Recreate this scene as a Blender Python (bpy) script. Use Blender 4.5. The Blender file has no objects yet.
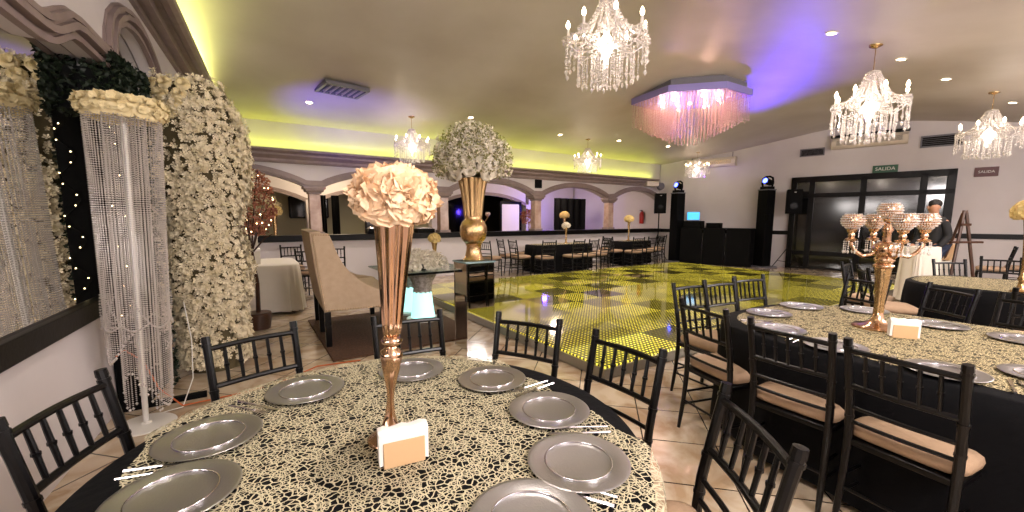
import bpy, math, random
from mathutils import Vector, Matrix
R = random.Random(7)
PI = math.pi
C = bpy.context.scene.collection

# ------------------------------------------------------------ helpers
def lin(h):
    h = h.lstrip('#'); v = [int(h[i:i+2], 16)/255 for i in (0, 2, 4)]
    return tuple((x/12.92 if x <= .04045 else ((x+.055)/1.055)**2.4) for x in v) + (1,)

class MB:
    def __init__(s): s.v = []; s.f = []; s.mi = []; s.m = 0; s.uv = None
    def add(s, vs, fs):
        o = len(s.v); s.v += [tuple(v) for v in vs]
        for f in fs: s.f.append([o+i for i in f]); s.mi.append(s.m)
    def box(s, c, d, rz=0, taper=1.0, M=None):
        x, y, z = d[0]/2, d[1]/2, d[2]/2; vs = []
        for k in (-1, 1):
            t = taper if k > 0 else 1
            for a, b in ((-1, -1), (1, -1), (1, 1), (-1, 1)):
                p = Vector((a*x*t, b*y*t, k*z))
                if M: p = M @ p
                px = p.x*math.cos(rz)-p.y*math.sin(rz); py = p.x*math.sin(rz)+p.y*math.cos(rz)
                vs.append((px+c[0], py+c[1], p.z+c[2]))
        s.add(vs, [(3, 2, 1, 0), (4, 5, 6, 7), (0, 1, 5, 4), (1, 2, 6, 5), (2, 3, 7, 6), (3, 0, 4, 7)])
        return s
    def tube(s, pts, r, n=8, cap=True, closed=False):
        pts = [Vector(p) for p in pts]
        if not isinstance(r, (list, tuple)): r = [r]*len(pts)
        rings = []; up = None; N = len(pts)
        for i, p in enumerate(pts):
            if closed: d = pts[(i+1) % N]-pts[i-1]
            elif i == 0: d = pts[1]-p
            elif i == N-1: d = p-pts[i-1]
            else: d = pts[i+1]-pts[i-1]
            d.normalize()
            if up is None:
                up = Vector((0, 0, 1)) if abs(d.z) < .9 else Vector((1, 0, 0))
            a = d.cross(up); a.normalize(); b = a.cross(d); b.normalize(); up = b
            rings.append([p+(a*math.cos(2*PI*k/n)+b*math.sin(2*PI*k/n))*r[i] for k in range(n)])
        vs = [v for ring in rings for v in ring]; fs = []
        for i in range(N if closed else N-1):
            j = (i+1) % N
            for k in range(n):
                l = (k+1) % n; fs.append((i*n+k, i*n+l, j*n+l, j*n+k))
        if cap and not closed:
            fs.append(tuple(range(n-1, -1, -1))); fs.append(tuple((N-1)*n+k for k in range(n)))
        s.add(vs, fs); return s
    def lathe(s, prof, n=24, c=(0, 0, 0), flute=0, nf=12, cap=True, sx=1, sy=1):
        vs = []; fs = []
        for r, z in prof:
            for k in range(n):
                a = 2*PI*k/n; rr = r*(1+(flute*math.cos(nf*a) if flute else 0))
                vs.append((c[0]+rr*math.cos(a)*sx, c[1]+rr*math.sin(a)*sy, c[2]+z))
        for i in range(len(prof)-1):
            for k in range(n):
                l = (k+1) % n; fs.append((i*n+k, i*n+l, (i+1)*n+l, (i+1)*n+k))
        if cap:
            fs.append(tuple(range(n-1, -1, -1))); fs.append(tuple((len(prof)-1)*n+k for k in range(n)))
        s.add(vs, fs); return s
    def octa(s, c, r, h=None):
        h = h or r; x, y, z = c
        s.add([(x+r, y, z), (x, y+r, z), (x-r, y, z), (x, y-r, z), (x, y, z+h), (x, y, z-h)],
              [(0, 1, 4), (1, 2, 4), (2, 3, 4), (3, 0, 4), (1, 0, 5), (2, 1, 5), (3, 2, 5), (0, 3, 5)]); return s
    def sphere(s, c, r, n=12, m=8, sx=1, sy=1, sz=1):
        pr = [(max(1e-4, r*math.sin(PI*i/m)), -r*math.cos(PI*i/m)*sz) for i in range(m+1)]
        return s.lathe(pr, n, c, cap=False, sx=sx, sy=sy)
    def prism(s, poly, z0, z1):
        n = len(poly)
        s.add([(x, y, z0) for x, y in poly]+[(x, y, z1) for x, y in poly],
              [tuple(range(n-1, -1, -1)), tuple(range(n, 2*n))]+[(i, (i+1) % n, n+(i+1) % n, n+i) for i in range(n)]); return s
    def mesh(s, name, mats, smooth=30):
        me = bpy.data.meshes.new(name); me.from_pydata(s.v, [], s.f)
        if not isinstance(mats, (list, tuple)): mats = [mats]
        for m in mats: me.materials.append(m)
        if len(mats) > 1: me.polygons.foreach_set('material_index', s.mi)
        if smooth:
            me.polygons.foreach_set('use_smooth', [True]*len(me.polygons))
            me.set_sharp_from_angle(angle=math.radians(smooth))
        if s.uv:
            l = me.uv_layers.new(name='UVMap')
            for p in me.polygons:
                for li in p.loop_indices: l.data[li].uv = s.uv[me.loops[li].vertex_index]
        me.update(); return me
    def obj(s, name, mats, parent=None, smooth=30, bevel=0):
        o = bpy.data.objects.new(name, s.mesh(name, mats, smooth)); C.objects.link(o)
        if parent: o.parent = parent
        if bevel:
            b = o.modifiers.new('bevel', 'BEVEL'); b.width = bevel; b.segments = 2; b.limit_method = 'ANGLE'
        return o

def tag(o, label=None, cat=None, group=None, kind=None):
    if label: o['label'] = label
    if cat: o['category'] = cat
    if group: o['group'] = group
    if kind: o['kind'] = kind
    return o
def empty(name, loc=(0, 0, 0), rz=0):
    o = bpy.data.objects.new(name, None); C.objects.link(o); o.location = loc; o.rotation_euler.z = rz
    o.empty_display_size = .1; return o
def struct(o): o['kind'] = 'structure'; return o
def copy_tree(o, parent=None):
    c = o.copy(); C.objects.link(c); c.parent = parent
    for ch in list(o.children): copy_tree(ch, c)
    return c
def put(o, loc, rz=0, label=None, group=None, sc=None):
    o.location = loc; o.rotation_euler.z = rz
    if label: o['label'] = label
    if group: o['group'] = group
    if sc: o.scale = sc if isinstance(sc, tuple) else (sc, sc, sc)
    return o
def parent_mesh(name, me, parent, loc=(0, 0, 0), rot=(0, 0, 0), sc=1):
    o = bpy.data.objects.new(name, me); C.objects.link(o); o.parent = parent; o.location = loc; o.rotation_euler = rot
    o.scale = (sc, sc, sc); return o

# ------------------------------------------------------------ materials
def mat(name, col, rough=.5, metal=0, spec=None, alpha=1, noise=None, bump=None, emis=None, trans=0, coat=0):
    m = bpy.data.materials.new(name); m.use_nodes = True; nt = m.node_tree; b = nt.nodes['Principled BSDF']
    c = lin(col) if isinstance(col, str) else col
    b.inputs['Base Color'].default_value = c; b.inputs['Roughness'].default_value = rough
    b.inputs['Metallic'].default_value = metal; b.inputs['Alpha'].default_value = alpha
    b.inputs['Transmission Weight'].default_value = trans; b.inputs['Coat Weight'].default_value = coat
    if spec is not None: b.inputs['Specular IOR Level'].default_value = spec
    if emis:
        b.inputs['Emission Color'].default_value = lin(emis[0]); b.inputs['Emission Strength'].default_value = emis[1]
    tc = None
    if noise or bump: tc = nt.nodes.new('ShaderNodeTexCoord')
    if noise:      # (scale, second colour, contrast)
        n = nt.nodes.new('ShaderNodeTexNoise'); n.inputs['Scale'].default_value = noise[0]; n.inputs['Detail'].default_value = 6
        r = nt.nodes.new('ShaderNodeValToRGB'); w = noise[2] if len(noise) > 2 else .2
        r.color_ramp.elements[0].position = .5-w; r.color_ramp.elements[1].position = .5+w
        r.color_ramp.elements[0].color = c; r.color_ramp.elements[1].color = lin(noise[1])
        nt.links.new(tc.outputs['Object'], n.inputs['Vector']); nt.links.new(n.outputs['Fac'], r.inputs['Fac'])
        nt.links.new(r.outputs['Color'], b.inputs['Base Color'])
    if bump:
        n = nt.nodes.new('ShaderNodeTexNoise'); n.inputs['Scale'].default_value = bump[0]; n.inputs['Detail'].default_value = 4
        bp = nt.nodes.new('ShaderNodeBump'); bp.inputs['Strength'].default_value = bump[1]; bp.inputs['Distance'].default_value = .01
        nt.links.new(tc.outputs['Object'], n.inputs['Vector']); nt.links.new(n.outputs['Fac'], bp.inputs['Height'])
        nt.links.new(bp.outputs['Normal'], b.inputs['Normal'])
    return m

M = {}
M['wall'] = mat('cream_plaster', '#cdc7c8', .75, noise=(1.3, '#c3bcbc', .25), bump=(6, .15))
M['ceil'] = mat('ceiling_paint', '#c9c2bb', .5, noise=(.8, '#b2a99f', .25), bump=(1.6, .3))
M['mould'] = mat('taupe_moulding', '#8d7c78', .5, noise=(9, '#7b6b68', .3))
M['trimblack'] = mat('black_wood_trim', '#070505', .35, spec=.15, bump=(30, .1))
M['black'] = mat('black_lacquer', '#060506', .3, spec=.28, bump=(60, .08))
M['blackm'] = mat('matte_black', '#050506', .7, spec=.12)
M['cushion'] = mat('tan_fabric', '#a98e74', .8, noise=(25, '#9b8067', .3), bump=(120, .2))
M['silver'] = mat('silver_plate', '#aeacae', .36, 1, bump=(160, .12))
M['silverrim'] = mat('silver_rim', '#d8d4d8', .12, 1)
M['steel'] = mat('steel', '#d0ccd0', .2, 1)
M['gold'] = mat('rose_gold', '#cfa98a', .1, 1)
M['goldy'] = mat('antique_gold', '#bf9f72', .22, 1, bump=(90, .3))
M['mercury'] = mat('speckled_gold', '#dcb491', .2, 1, noise=(40, '#b89a60', .2), bump=(50, .6))
M['mirror'] = mat('mirror_glass', '#d8d8d6', .015, 1)
M['cloth'] = mat('black_tablecloth', '#040407', .8, spec=.15, bump=(30, .3))
M['white'] = mat('white_cloth', '#d9d2c6', .8, bump=(14, .2))
M['paper'] = mat('white_paper', '#eeeae6', .8)
M['kraft'] = mat('kraft_card', '#c9a67c', .8)
M['peach'] = mat('peach_petal', '#f5e0c4', .6, noise=(22, '#eabf92', .3), spec=.2)
M['ivory'] = mat('ivory_petal', '#ece6da', .6, noise=(20, '#ddd2bc', .3), spec=.2)
M['cream'] = mat('cream_blossom', '#eadfc6', .7, noise=(14, '#d2c4a0', .25), spec=.2)
M['yellow'] = mat('yellow_petal', '#ecd596', .6, spec=.2)
M['leaf'] = mat('dark_leaf', '#20301c', .6, noise=(20, '#101a0e', .2))
M['olive'] = mat('olive_filler', '#8d8a58', .7)
M['brown'] = mat('brown_wood', '#4a2c1c', .4, noise=(8, '#38200f', .2))
M['sofa'] = mat('beige_linen', '#b9a38a', .85, noise=(18, '#ab957b', .3), bump=(90, .2))
M['rug'] = mat('brown_shag', '#5b3d29', .95, noise=(40, '#3c2617', .2), bump=(60, 1))
M['marble'] = mat('pink_marble', '#b9a093', .25, noise=(5, '#9c7f72', .15))
M['whitem'] = mat('white_metal', '#d5d2cc', .4)
M['skin'] = mat('skin', '#b07f63', .55)
M['jacket'] = mat('black_jacket', '#131316', .8)
M['jeans'] = mat('dark_jeans', '#27324a', .8)
M['hair'] = mat('dark_hair', '#1a1310', .6)
M['red'] = mat('red_paint', '#a81c16', .3)
M['grey'] = mat('grey_metal', '#6a6870', .4)
M['acwhite'] = mat('appliance_white', '#cfc3b2', .45)
M['pinkleaf'] = mat('copper_blossom', '#b9806a', .6, noise=(12, '#8a4c34', .2))
M['orange'] = mat('orange_cable', '#b85a2a', .5)
M['glass'] = mat('window_glass', '#0b0a0a', .1, 0, spec=.9)
M['tglass'] = mat('table_glass', '#8fb0a2', .04, 0, alpha=.45)
M['green'] = mat('green_sign', '#25543c', .5)
M['scallop'] = mat('grey_scallop', '#a79f98', .5, noise=(30, '#857c74', .1))
M['bulb'] = mat('lit_bulb', '#ffffff', .4, emis=('#ffe2b8', 9))
M['down'] = mat('lit_downlight', '#ffffff', .4, emis=('#ffe2b8', 14))
M['fairy'] = mat('fairy_bulb', '#ffffff', .4, emis=('#ffe0a0', 9))
M['led'] = mat('yellow_green_led', '#ffffff', .4, emis=('#d9ff3c', 3))
M['teal'] = mat('lit_turquoise', '#c8f5f0', .4, emis=('#a4ece6', .75))
M['screen'] = mat('lit_screen', '#2266bb', .3, emis=('#3a9be0', 1.2))
M['bluelens'] = mat('lit_blue_lens', '#3344ff', .3, emis=('#4a58ff', 6))

# crystal: bright clear cut glass
def crystal(name, tint):
    m = bpy.data.materials.new(name); m.use_nodes = True; nt = m.node_tree; nt.nodes.clear()
    o = nt.nodes.new('ShaderNodeOutputMaterial'); g = nt.nodes.new('ShaderNodeBsdfGlossy'); t = nt.nodes.new('ShaderNodeBsdfTransparent')
    d = nt.nodes.new('ShaderNodeBsdfDiffuse'); tr = nt.nodes.new('ShaderNodeBsdfTranslucent')
    g.inputs['Roughness'].default_value = .08; g.inputs['Color'].default_value = lin(tint)
    d.inputs['Color'].default_value = lin(tint); tr.inputs['Color'].default_value = lin(tint)
    a = nt.nodes.new('ShaderNodeMixShader'); b = nt.nodes.new('ShaderNodeMixShader'); c = nt.nodes.new('ShaderNodeMixShader')
    a.inputs[0].default_value = .5; b.inputs[0].default_value = .42; c.inputs[0].default_value = .28
    L = nt.links.new
    L(d.outputs[0], a.inputs[1]); L(tr.outputs[0], a.inputs[2]); L(a.outputs[0], b.inputs[1]); L(g.outputs[0], b.inputs[2])
    L(b.outputs[0], c.inputs[1]); L(t.outputs[0], c.inputs[2]); L(c.outputs[0], o.inputs[0]); return m
M['crystal'] = crystal('cut_crystal', '#f6f2f0')
M['crystalpink'] = crystal('rosy_crystal', '#f2d8d2')

# lace: cream threads over holes
def lace(name, scale, col='#b9b094'):
    m = bpy.data.materials.new(name); m.use_nodes = True; nt = m.node_tree; b = nt.nodes['Principled BSDF']; L = nt.links.new
    tc = nt.nodes.new('ShaderNodeTexCoord'); ns = nt.nodes.new('ShaderNodeTexNoise'); ns.inputs['Scale'].default_value = scale*.5
    vm = nt.nodes.new('ShaderNodeVectorMath'); vm.operation = 'MULTIPLY_ADD'; vm.inputs[1].default_value = (.02,)*3
    L(tc.outputs['UV'], ns.inputs['Vector']); L(ns.outputs['Color'], vm.inputs[0]); L(tc.outputs['UV'], vm.inputs[2])
    th = []
    for sc, w in ((scale, .085), (scale*1.9, .11)):
        v = nt.nodes.new('ShaderNodeTexVoronoi'); v.feature = 'DISTANCE_TO_EDGE'; v.inputs['Scale'].default_value = sc
        v.voronoi_dimensions = '2D'; L(vm.outputs[0], v.inputs['Vector'])
        c = nt.nodes.new('ShaderNodeMath'); c.operation = 'LESS_THAN'; c.inputs[1].default_value = w; L(v.outputs[0], c.inputs[0]); th.append(c)
    # second web only in about half of the patches
    pn = nt.nodes.new('ShaderNodeTexNoise'); pn.inputs['Scale'].default_value = scale*.45; pn.inputs['Detail'].default_value = 1; L(tc.outputs['UV'], pn.inputs['Vector'])
    gt = nt.nodes.new('ShaderNodeMath'); gt.operation = 'GREATER_THAN'; gt.inputs[1].default_value = .46; L(pn.outputs['Fac'], gt.inputs[0])
    mu = nt.nodes.new('ShaderNodeMath'); mu.operation = 'MULTIPLY'; L(th[1].outputs[0], mu.inputs[0]); L(gt.outputs[0], mu.inputs[1])
    mx = nt.nodes.new('ShaderNodeMath'); mx.operation = 'MAXIMUM'; L(th[0].outputs[0], mx.inputs[0]); L(mu.outputs[0], mx.inputs[1])
    L(mx.outputs[0], b.inputs['Alpha'])
    b.inputs['Base Color'].default_value = lin(col); b.inputs['Roughness'].default_value = .5; b.inputs['Specular IOR Level'].default_value = .4
    return m
M['lace'] = lace('cream_net_lace', 50)
M['lacefine'] = lace('cream_net_lace_fine', 48, '#b5a680')

# floor: 45 cm polished tiles laid diagonally
def floor_mat():
    m = bpy.data.materials.new('polished_tile'); m.use_nodes = True; nt = m.node_tree; b = nt.nodes['Principled BSDF']; L = nt.links.new
    tc = nt.nodes.new('ShaderNodeTexCoord'); mp = nt.nodes.new('ShaderNodeMapping'); mp.vector_type = 'POINT'
    mp.inputs['Rotation'].default_value = (0, 0, -PI/4); mp.inputs['Location'].default_value = (-.434, .32, 0)
    # rotated frame: u=(x+y)/sqrt2, v=(y-x)/sqrt2
    L(tc.outputs['Object'], mp.inputs['Vector'])
    br = nt.nodes.new('ShaderNodeTexBrick'); br.offset = 0; br.inputs['Scale'].default_value = 1
    br.inputs['Brick Width'].default_value = .45; br.inputs['Row Height'].default_value = .45; br.inputs['Mortar Size'].default_value = .0045
    br.inputs['Mortar Smooth'].default_value = 0
    br.inputs['Color1'].default_value = lin('#c4b49f'); br.inputs['Color2'].default_value = lin('#b9a892'); br.inputs['Mortar'].default_value = lin('#3a3028')
    L(mp.outputs[0], br.inputs['Vector'])
    n = nt.nodes.new('ShaderNodeTexNoise'); n.inputs['Scale'].default_value = 3; n.inputs['Detail'].default_value = 8; n.inputs['Distortion'].default_value = 1.5
    L(tc.outputs['Object'], n.inputs['Vector'])
    r = nt.nodes.new('ShaderNodeValToRGB'); r.color_ramp.elements[0].color = lin('#d6c6b4'); r.color_ramp.elements[1].color = (1, 1, 1, 1)
    r.color_ramp.elements[0].position = .35; r.color_ramp.elements[1].position = .6
    L(n.outputs['Fac'], r.inputs['Fac'])
    mx = nt.nodes.new('ShaderNodeMix'); mx.data_type = 'RGBA'; mx.blend_type = 'MULTIPLY'; mx.inputs[0].default_value = 1
    L(br.outputs['Color'], mx.inputs[6]); L(r.outputs['Color'], mx.inputs[7]); L(mx.outputs[2], b.inputs['Base Color'])
    b.inputs['Roughness'].default_value = .12; b.inputs['Specular IOR Level'].default_value = .55
    return m
M['floor'] = floor_mat()

# dance floor: dark mirror acrylic with a grid of lit yellow points, each panel with its own brightness
def dance_mat():
    m = bpy.data.materials.new('led_dance_panels'); m.use_nodes = True; nt = m.node_tree; b = nt.nodes['Principled BSDF']; L = nt.links.new
    tc = nt.nodes.new('ShaderNodeTexCoord')
    def math_(op, a, bb=None):
        n = nt.nodes.new('ShaderNodeMath'); n.operation = op
        for i, q in enumerate((a, bb)):
            if q is None: continue
            if isinstance(q, (int, float)): n.inputs[i].default_value = q
            else: L(q, n.inputs[i])
        return n.outputs[0]
    sp = nt.nodes.new('ShaderNodeSeparateXYZ'); L(tc.outputs['Object'], sp.inputs[0])
    P, D = .60, .05
    def cell(o, s): return math_('FRACT', math_('DIVIDE', o, s))
    X, Y = sp.outputs[0], sp.outputs[1]
    dx = math_('SUBTRACT', cell(X, D), .5); dy = math_('SUBTRACT', cell(Y, D), .5)
    d = math_('SQRT', math_('ADD', math_('MULTIPLY', dx, dx), math_('MULTIPLY', dy, dy)))
    dot = math_('LESS_THAN', d, .22)
    sx = math_('ABSOLUTE', math_('SUBTRACT', cell(X, P), .5)); sy = math_('ABSOLUTE', math_('SUBTRACT', cell(Y, P), .5))
    seam = math_('GREATER_THAN', math_('MAXIMUM', sx, sy), .488)
    fx = math_('FLOOR', math_('DIVIDE', X, P)); fy = math_('FLOOR', math_('DIVIDE', Y, P))
    cb = nt.nodes.new('ShaderNodeCombineXYZ'); L(fx, cb.inputs[0]); L(fy, cb.inputs[1])
    wn = nt.nodes.new('ShaderNodeTexWhiteNoise'); wn.noise_dimensions = '2D'; L(cb.outputs[0], wn.inputs['Vector'])
    par = math_('FRACT', math_('MULTIPLY', math_('ADD', fx, fy), .5))   # 0 or .5
    lev = math_('ADD', math_('MULTIPLY', par, .9), math_('MULTIPLY', wn.outputs['Value'], .8))
    body = math_('MULTIPLY', math_('SUBTRACT', 1, seam), 1)
    em = math_('MULTIPLY', math_('MULTIPLY', dot, body), math_('ADD', math_('MULTIPLY', lev, 1.6), .12))
    glow = math_('MULTIPLY', body, math_('MULTIPLY', lev, .06))
    tot = math_('ADD', em, glow)
    b.inputs['Emission Color'].default_value = lin('#e2cc44'); L(tot, b.inputs['Emission Strength'])
    mx = nt.nodes.new('ShaderNodeMix'); mx.data_type = 'RGBA'; mx.inputs[6].default_value = lin('#37311a'); mx.inputs[7].default_value = lin('#141008'); L(seam, mx.inputs[0])
    L(mx.outputs[2], b.inputs['Base Color']); b.inputs['Roughness'].default_value = .08; b.inputs['Metallic'].default_value = .3; b.inputs['Coat Weight'].default_value = .5
    return m
M['dance'] = dance_mat()

# ------------------------------------------------------------ room shell
WX0, WS = 12.7, .262                                   # the stage wall: X = 12.7 + .262 (9.75 - Y)
def wallx(y): return WX0+WS*(9.75-y)
CK = [(-2.6, 2.95), (-1.2, 3.18), (0, 3.35), (1.7, 3.60), (2.6, 3.76), (3.5, 3.94), (4.3, 4.01), (5, 3.965), (6.2, 3.79), (7.2, 3.63), (8.8, 3.47), (9.9, 3.36)]
def ceilz(y):
    y = max(-2.6, min(9.9, y))
    for (a, b), (c, d) in zip(CK, CK[1:]):
        if y <= c:
            t = (y-a)/(c-a); return b+(d-b)*t
    return CK[-1][1]
YA = 9.7
b = MB(); b.add([(-3, -2.7, 0), (17, -2.7, 0), (17, 16.2, 0), (-3, 16.2, 0), (-3, -2.7, -.1), (17, -2.7, -.1), (17, 16.2, -.1), (-3, 16.2, -.1)],
                [(0, 1, 2, 3), (7, 6, 5, 4), (0, 4, 5, 1), (1, 5, 6, 2), (2, 6, 7, 3), (3, 7, 4, 0)])
struct(b.obj('floor', M['floor'], smooth=0))
b = MB(); ys = [-2.6+.25*i for i in range(51)]
def csm(y): return (ceilz(y-.5)+ceilz(y-.25)+ceilz(y)+ceilz(y+.25)+ceilz(y+.5))/5
vs = []; fs = []
for y in ys:
    z = csm(y); vs += [(-1.3, y, z), (16.2, y, z), (16.2, y, z+.08), (-1.3, y, z+.08)]
for i in range(len(ys)-1):
    a = i*4; c = a+4; fs += [(a, c, c+1, a+1), (a+2, c+2, c+3, a+3)]
b.add(vs, fs); struct(b.obj('ceiling', M['ceil'], smooth=60))

# right (stage) wall
b = MB(); vs = []; fs = []; yy = [-2.6+.35*i for i in range(37)]+[10.6, 16.2]
for y in yy:
    t = csm(y)+.05 if y < 9.9 else 3.4
    for dx in (0, .15):
        vs += [(wallx(y)+dx, y, 0), (wallx(y)+dx, y, t)]
for i in range(len(yy)-1):
    a = i*4; c = a+4; fs += [(a, a+1, c+1, c), (a+2, c+2, c+3, a+3), (a+1, a+3, c+3, c+1)]
b.add(vs, fs); struct(b.obj('wall_right', M['wall'], smooth=0))
def onwall(y, z0, z1, y1, thick, name, m, off=0, parent=None, bev=0):
    """box lying on the stage wall between y and y1"""
    b = MB(); ang = math.atan2(1, -WS); cy = (y+y1)/2; L_ = abs(y1-y)*math.hypot(1, WS)
    nx, ny = -math.cos(math.atan(WS)), -math.sin(math.atan(WS))
    cx = wallx(cy)+nx*(thick/2+off); b.box((cx, cy+ny*(thick/2+off), (z0+z1)/2), (L_, thick, z1-z0), rz=math.atan2(1, -WS))
    return b.obj(name, m, parent, bevel=bev)
struct(onwall(9.6, .98, 1.10, 5.75, .03, 'trim_1', M['trimblack']))
struct(onwall(2.5, .98, 1.10, -2.5, .03, 'trim_2', M['trimblack']))
# front (behind the camera) walls
b = MB(); b.box((7, -2.65, 1.6), (18, .1, 3.2)); struct(b.obj('wall_front', M['wall'], smooth=0))
# left wall: lower solid wall, slightly turned
LX0, LS = -.918, .052
def leftx(y): return LX0+LS*(y-3.98)
b = MB(); b.add([(leftx(-2.6), -2.6, 0), (leftx(9.8), 9.8, 0), (leftx(9.8), 9.8, 4.2), (leftx(-2.6), -2.6, 4.2),
                 (leftx(-2.6)-.1, -2.6, 0), (leftx(9.8)-.1, 9.8, 0), (leftx(9.8)-.1, 9.8, 4.2), (leftx(-2.6)-.1, -2.6, 4.2)],
                [(0, 1, 2, 3), (7, 6, 5, 4), (3, 2, 6, 7), (0, 4, 5, 1)]); struct(b.obj('wall_left', M['wall'], smooth=0))

# arcade: wall with a shaped lower edge and stepped mouldings along it
def arcade(name, pts, ztop, thick, fn, mname, bands):
    """pts: (s,z) along the lower edge; fn(s, d, z)->xyz with d = distance out of the face"""
    b = MB(); vs = []; fs = []
    for s_, z in pts:
        zt = ztop(s_) if callable(ztop) else ztop
        vs += [fn(s_, 0, z), fn(s_, 0, zt), fn(s_, -thick, z), fn(s_, -thick, zt)]
    for i in range(len(pts)-1):
        a = i*4; c = a+4; fs += [(a, a+1, c+1, c), (a+2, c+2, c+3, a+3), (a, c, c+2, a+2)]
    b.add(vs, fs); struct(b.obj(name, M['wall'], smooth=35))
    mb = MB()
    for o0, o1, d in bands:
        vs = []; fs = []; n = len(pts)
        for i, (s_, z) in enumerate(pts):
            p0 = pts[max(0, i-1)]; p1 = pts[min(n-1, i+1)]; tx, tz = p1[0]-p0[0], p1[1]-p0[1]; l = math.hypot(tx, tz) or 1
            nx, nz = -tz/l, tx/l
            if nz < 0: nx, nz = -nx, -nz
            for o, dd in ((o0, -.01), (o0, d), (o1, d), (o1, -.01)): vs.append(fn(s_+nx*o, dd, z+nz*o))
        for i in range(n-1):
            a = i*4; c = a+4
            for k in range(4): l = (k+1) % 4; fs.append((a+k, c+k, c+l, a+l))
        mb.add(vs, fs)
    struct(mb.obj(mname, M['mould'], smooth=25))
def arc(s0, s1, z0, z1, k=14, sh=.5):
    out = []
    for i in range(k+1):
        t = i/k; u = abs(2*t-1); out.append((s0+(s1-s0)*t, z1-(z1-z0)*(u**2.2)*(1 if u < .9 else 1)))
    return out
BANDS = [(-.01, .03, .05), (.03, .075, .08), (.075, .11, .045), (.11, .14, .02)]
# back arcade (Y = 9.7)
pts = []; cols = [1.28, 4.25, 7.2, 10.22]
edges = [(-1.7, 1.12), (1.44, 4.09), (4.41, 7.04), (7.36, 10.06), (10.38, 12.66)]
pts = [(-1.7, 2.12)]
for a_, b_ in edges:
    if a_ < -1: a_ = -1.69
    pts += arc(a_, b_, 2.12 if b_ < 12 else 2.15, 2.42, 18)
arcade('wall_back', pts, 3.5, .25, lambda s_, d, z: (s_, YA-d, z), 'trim_3', BANDS)
def cornice(name, p0, p1, out, up=0, sq=1):
    """stepped cornice from p0 to p1 (xy on the wall face) projecting along out"""
    prof = [(0, 2.58), (.05, 2.58), (.07, 2.62), (.07, 2.66), (.12, 2.70), (.15, 2.72), (.15, 2.76), (.21, 2.79), (.24, 2.80), (.24, 2.84), (.20, 2.84), (.20, 2.80), (0, 2.80)]
    b = MB(); n = len(prof); vs = []
    for p in (p0, p1):
        for d, z in prof: vs.append((p[0]+out[0]*d, p[1]+out[1]*d, 2.84+up-(2.84-z)*sq))
    fs = [(i, (i+1) % n, n+(i+1) % n, n+i) for i in range(n)]+[tuple(range(n)), tuple(range(2*n-1, n-1, -1))]
    b.add(vs, fs); return struct(b.obj(name, M['mould'], smooth=25))
cornice('trim_4', (-.55, YA), (12.35, YA), (0, -1))
LA = -.53
# left arcade (X = -.53): low scalloped moulding, step up, arch
lp = [(-2.6, 2.378), (2.0, 2.378), (2.7, 2.378), (3.0, 2.378), (3.15, 2.38), (3.26, 2.39), (3.36, 2.415), (3.45, 2.455), (3.54, 2.50), (3.63, 2.54), (3.74, 2.555), (3.9, 2.555), (4.35, 2.555)]
lp += [(4.41, 2.66), (4.45, 2.78), (4.53, 2.90), (4.66, 2.99), (4.82, 3.06), (5.0, 3.105), (5.2, 3.125), (5.4, 3.11), (5.6, 3.06), (5.78, 2.98), (5.92, 2.87), (6.02, 2.74), (6.08, 2.6), (6.1, 2.4), (6.6, 2.4)]
lp += arc(6.65, 9.6, 2.4, 3.0, 14)[1:]
arcade('wall_left_arcade', lp, 4.2, .105, lambda s_, d, z: (leftx(s_)+.12+d, s_, z), 'trim_5', [(-.01, .025, .03), (.025, .045, .015), (.045, .085, .06), (.085, .105, .03), (.105, .14, .045), (.14, .16, .015)])
cp = [(0, 3.38), (.04, 3.38), (.05, 3.41), (.09, 3.41), (.10, 3.39), (.15, 3.39), (.17, 3.43), (.22, 3.43), (.24, 3.40), (.29, 3.40), (.33, 3.42), (.335, 3.48), (.31, 3.48), (.30, 3.45), (0, 3.45)]
b = MB(); n = len(cp); vs = []
for y in (-2.6, 9.6):
    for d, z in cp: vs.append((leftx(y)+.12+d, y, z))
b.add(vs, [(i, (i+1) % n, n+(i+1) % n, n+i) for i in range(n)]+[tuple(range(n)), tuple(range(2*n-1, n-1, -1))]); struct(b.obj('trim_6', M['mould'], smooth=25))
# parapet under the arches with its black counter
b = MB(); b.box((5.9, YA+.1, .49), (14.2, .2, .98)); struct(b.obj('wall_parapet', M['wall']))
b = MB(); b.box((5.9, YA+.08, 1.045), (14.3, .36, .13)); struct(b.obj('trim_8', M['trimblack'], bevel=.01))
def column(x, y):
    g = struct(empty('trim_column', (x, y, 0)))
    MB().box((0, .1, 1.5), (.24, .24, 1.0), taper=.92).obj('shaft', M['marble'], g, bevel=.015)
    c = MB(); c.box((0, .1, 2.0), (.26, .28, .04)); c.box((0, .1, 2.05), (.34, .32, .06), taper=1.12); c.box((0, .1, 2.11), (.44, .36, .06)); c.obj('capital', M['mould'], g, bevel=.01)
    c = MB(); c.box((0, .1, 1.14), (.3, .3, .07)); c.obj('column_base', M['mould'], g, bevel=.01)
for x in cols: column(x, YA)

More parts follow.
